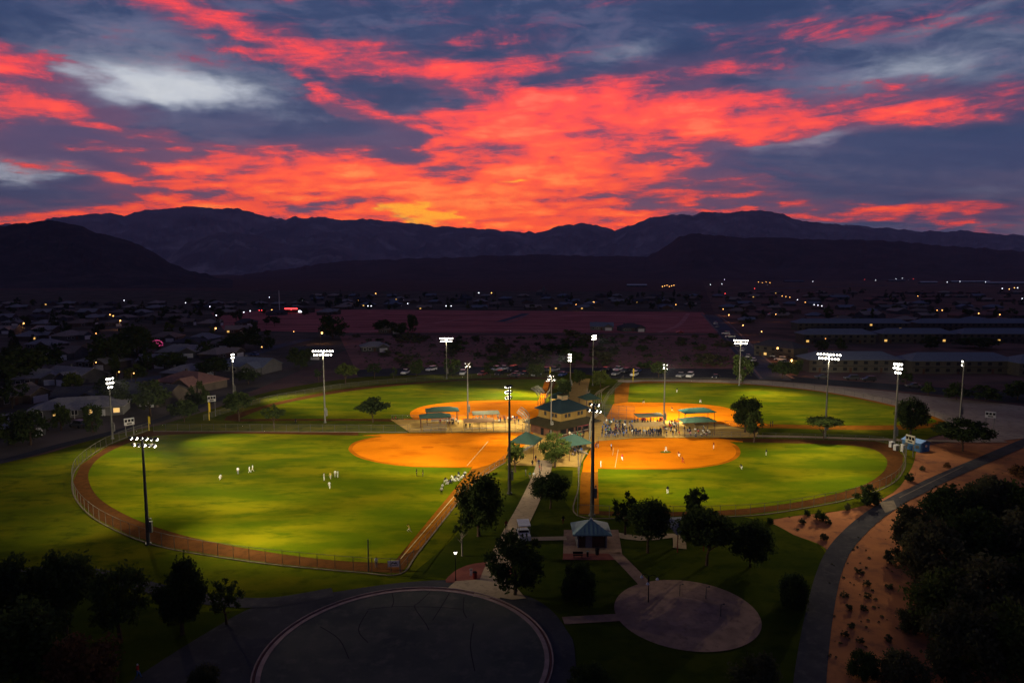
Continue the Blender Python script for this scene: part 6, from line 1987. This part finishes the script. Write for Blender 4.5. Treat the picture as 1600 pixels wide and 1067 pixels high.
# the near right diamond
for a in [
    (955, 704, 'hips', 'lightblue', 'black', 'black', 'umpire in pale blue shirt and dark trousers on the orange infield', RGT), (931, 700.5, 'ready', 'navy', 'navy', 'black', 'catcher crouching by the tall dark pole', RGT), (934.5, 700.5, 'stand', 'black', 'grey', 'black', 'figure in dark gear just behind the catcher', RGT),
    (972, 720, 'run', 'red', 'white', 'black', 'player in red and white running near the foul line', FAR_), (938.6, 731.5, 'stand', 'white', 'white', 'maroon', 'player in white at the corner of dirt and grass', RGT), (1041, 707, 'pitch', 'cream', 'white', 'maroon', 'pitcher on the small green mound', LFT),
    (1061, 714.5, 'ready', 'maroon', 'white', 'maroon', 'infielder in maroon right of the pitcher', LFT), (1067, 725, 'run', 'maroon', 'red', 'navy', 'player in red running below the infielder right of the pitcher', LFT), (1115, 702, 'stand', 'maroon', 'white', 'maroon', 'infielder in maroon and white near the far rim of the dirt', LFT),
    (1158.5, 734.5, 'ready', 'navy', 'white', 'black', 'outfielder in navy and white just off the dirt rim', LFT), (1197, 713, 'hips', 'navy', 'white', 'black', 'outfielder in navy and white farthest out beyond the dirt', LFT), (1043, 773, 'stand', 'black', 'white', 'black', 'outfielder in black and white above the spreading dark trees', FAR_),
    (1057.6, 614, 'stand', 'black', 'white', 'black', 'outfielder in black on the far grass before the gravel strip', NEAR_), (1005.4, 631, 'ready', 'black', 'cream', 'black', 'player at the near edge of the far grass, left', NEAR_), (1094, 630.5, 'ready', 'grey', 'white', 'black', 'player at the near edge of the far grass, right', NEAR_), (1050.5, 644, 'run', 'black', 'yellow', 'black', 'player in black running over the far orange infield', LFT),
    (832, 731, 'walk', 'black', 'black', 'hair', 'walker in black on the walkway, front of the trio by the canopy', NEAR_), (837, 723, 'walk', 'black', 'maroon', 'hair', 'walker in black, rear of the trio on the walkway', NEAR_), (842, 729.5, 'walk', 'navy', 'black', 'hair', 'walker in navy, right of the trio on the walkway', NEAR_),
    (828, 750, 'walk', 'green', 'khaki', 'hair', 'walker in olive green on the walkway beside one in white', NEAR_), (834, 750, 'walk', 'white', 'khaki', 'hair', 'walker in white shirt on the walkway', NEAR_), (843, 738, 'stand', 'red', 'jeans', 'hair', 'person in red at the right edge of the walkway', LFT), (821.5, 745, 'stand', 'grey', 'jeans', 'hair', 'person in grey at the left edge of the walkway', RGT), (846, 736, 'stand', 'black', 'maroon', 'hair', 'person in black and maroon under the airy tree', LFT),
    (791, 829, 'stand', 'maroon', 'black', 'hair', 'dark figure on the walkway above the utility cart', NEAR_), (880, 820, 'stand', 'black', 'maroon', 'hair', 'dark figure standing on the lawn left of the restroom', FAR_), (216, 1062, 'walk', 'red', 'blue', 'white', 'person in red and blue at the edge of the service road', RGT),
    (1204, 668, 'stand', 'black', 'black', 'hair', 'dark figure on the far dirt beside the tree pair, front', LFT), (1207, 667, 'stand', 'navy', 'black', 'hair', 'dark figure on the far dirt beside the tree pair, rear', LFT),
    (839, 676, 'walk', 'white', 'khaki', 'hair', 'person in white walking past the corner of the concession house', RGT), (840, 700, 'stand', 'red', 'maroon', 'hair', 'person in red standing at the canopy by the walkway', LFT), (844, 700, 'stand', 'maroon', 'black', 'hair', 'person in maroon beside the one in red by the canopy', RGT), (849, 704, 'stand', 'khaki', 'jeans', 'hair', 'person in khaki at the rim of the airy tree', FAR_),
    (856, 682, 'stand', 'white', 'jeans', 'hair', 'customer in white at the concession wall', FAR_), (890, 684, 'stand', 'cream', 'khaki', 'hair', 'customer in cream near the magenta tent', FAR_), (894, 687, 'stand', 'white', 'jeans', 'hair', 'customer in white beside the magenta tent', FAR_),
    (688, 664, 'stand', 'red', 'black', 'hair', 'person in red under the rear teal canopy', FAR_), (694, 665, 'stand', 'black', 'red', 'hair', 'person in black under the rear teal canopy', LFT), (618, 657, 'sit', 'red', 'black', 'hair', 'person in red sitting at the grass edge near the bleachers', RGT), (613, 657, 'sit', 'black', 'maroon', 'hair', 'person in black sitting at the grass edge near the bleachers', RGT),
    (728, 671, 'stand', 'black', 'black', 'hair', 'dark figure standing inside the tan roofed dugout', FAR_), (734, 670, 'stand', 'green', 'black', 'hair', 'second figure inside the tan roofed dugout', FAR_), (462, 663, 'stand', 'black', 'black', 'hair', 'dark figure alone on the grass strip by the small tree', FAR_),
]:
    person(*a)


def crowd(poly, n, seed, label, group, poses=('sit', 'stand', 'stand', 'hips'), face=None, tops=('black', 'navy', 'blue', 'black', 'grey', 'maroon', 'black', 'navy', 'white', 'black', 'green', 'black', 'navy'), gap=.55, z=.2):
    rd = random.Random(seed)
    got, tries = [], 0
    us, vs = [q[0] for q in poly], [q[1] for q in poly]
    while len(got) < n and tries < 6000:
        tries += 1
        u, v = rd.uniform(min(us), max(us)), rd.uniform(min(vs), max(vs))
        if not inside(u, v, poly):
            continue
        p = at(u, v)
        if any((p - q).length < gap for q in got):
            continue
        got.append(p.copy())
        p.z = z
        pn, tp, bt = rd.choice(poses), rd.choice(tops), rd.choice(('jeans', 'black', 'black', 'navy', 'khaki'))
        person(u, v, pn, tp, bt, rd.choice(('hair', 'hair', 'black', 'navy', 'khaki')), '%s in %s and %s, %s' % ({'sit': 'seated', 'stand': 'standing', 'hips': 'arms akimbo'}[pn] + ' figure', tp.replace('light', 'pale '), bt, label), None if face is None else face + rd.uniform(-.6, .6), group, p=p)


SP = 'spectators'
crowd([(940, 672), (958, 668), (990, 670), (990, 683), (958, 685), (940, 686)], 62, 1, 'in the packed crowd beside the near diamond', 'packed crowd by the near diamond', face=pi)
crowd([(938, 668), (950, 662), (992, 664), (990, 670), (960, 668), (942, 672)], 20, 2, 'at the back of the packed crowd', 'back of the packed crowd', face=0)
crowd([(989, 678), (1034, 678), (1034, 683), (989, 683)], 34, 3, 'under the cream roofed dugout', 'people in the cream roofed dugout', face=pi, tops=('navy', 'blue', 'navy', 'black', 'black', 'lightblue'))
crowd([(996, 661), (1036, 661), (1036, 666), (996, 666)], 14, 4, 'in the far right dugout', 'players in the grey roofed dugout', ('stand', 'hips'), 0, ('red', 'black', 'red', 'maroon', 'navy'))
crowd([(1036, 664), (1062, 664), (1062, 683), (1036, 683)], 26, 6, 'between crowded dugout and pale canopy', 'people between dugout and canopy', face=pi, tops=('black', 'navy', 'black', 'white', 'grey', 'red'))
crowd([(1070, 661), (1112, 661), (1112, 666), (1070, 666)], 8, 7, 'under the dark teal canopy', 'people under the dark teal canopy', face=0)
crowd([(889, 703), (905, 697), (909, 712), (893, 716)], 24, 8, 'under the pyramid canopy by the dark pole', 'crowd under the right pyramid canopy', ('sit', 'sit', 'stand'), -1.2, z=.5)
crowd([(740, 656), (782, 656), (782, 662), (740, 662)], 14, 9, 'in the far left dugout', 'players in the far left dugout', ('stand', 'sit', 'hips'), 0, ('white', 'white', 'black', 'red', 'cream'))
crowd([(780, 657), (812, 657), (812, 664), (780, 664)], 11, 10, 'beside the far left dugout', 'people beside the far left dugout', face=0, tops=('black', 'navy', 'white', 'black', 'maroon'))
crowd([(698, 659), (716, 659), (716, 666), (698, 666)], 9, 11, 'beside the left teal canopies', 'people beside the teal canopies', face=0, tops=('white', 'red', 'white', 'black'))
crowd([(848, 676), (872, 680), (868, 690), (846, 686)], 5, 12, 'before the concession hatch', 'customers at the concession house', ('stand', 'hips'), 0)
crowd([(897, 676), (918, 672), (914, 690), (904, 690)], 9, 13, 'around the magenta tent', 'people around the magenta tent', face=0)
rd = random.Random(77)
for k in range(22):     # on the planks of the crowded bleachers
    row = k % 5
    base = at(1088, 680.5)
    c, s = cos(.17), sin(.17)
    x, y = rd.uniform(-3.6, 3.6), (row * .6 - 1.5)
    p = base + Vector((x * c - y * s, x * s + y * c, .0 + row * .32 - .02))
    tp, bt = rd.choice(('white', 'grey', 'red', 'navy', 'cream', 'black')), rd.choice(('jeans', 'khaki', 'black'))
    person(1000 + k * 3, 600 + row, 'sit', tp, bt, rd.choice(('hair', 'white', 'black')), 'seated spectator in %s and %s on the %s plank under pale teal canopy' % (tp, bt, ORD[row]), pi + .17, 'spectators on the bleachers', p=p)
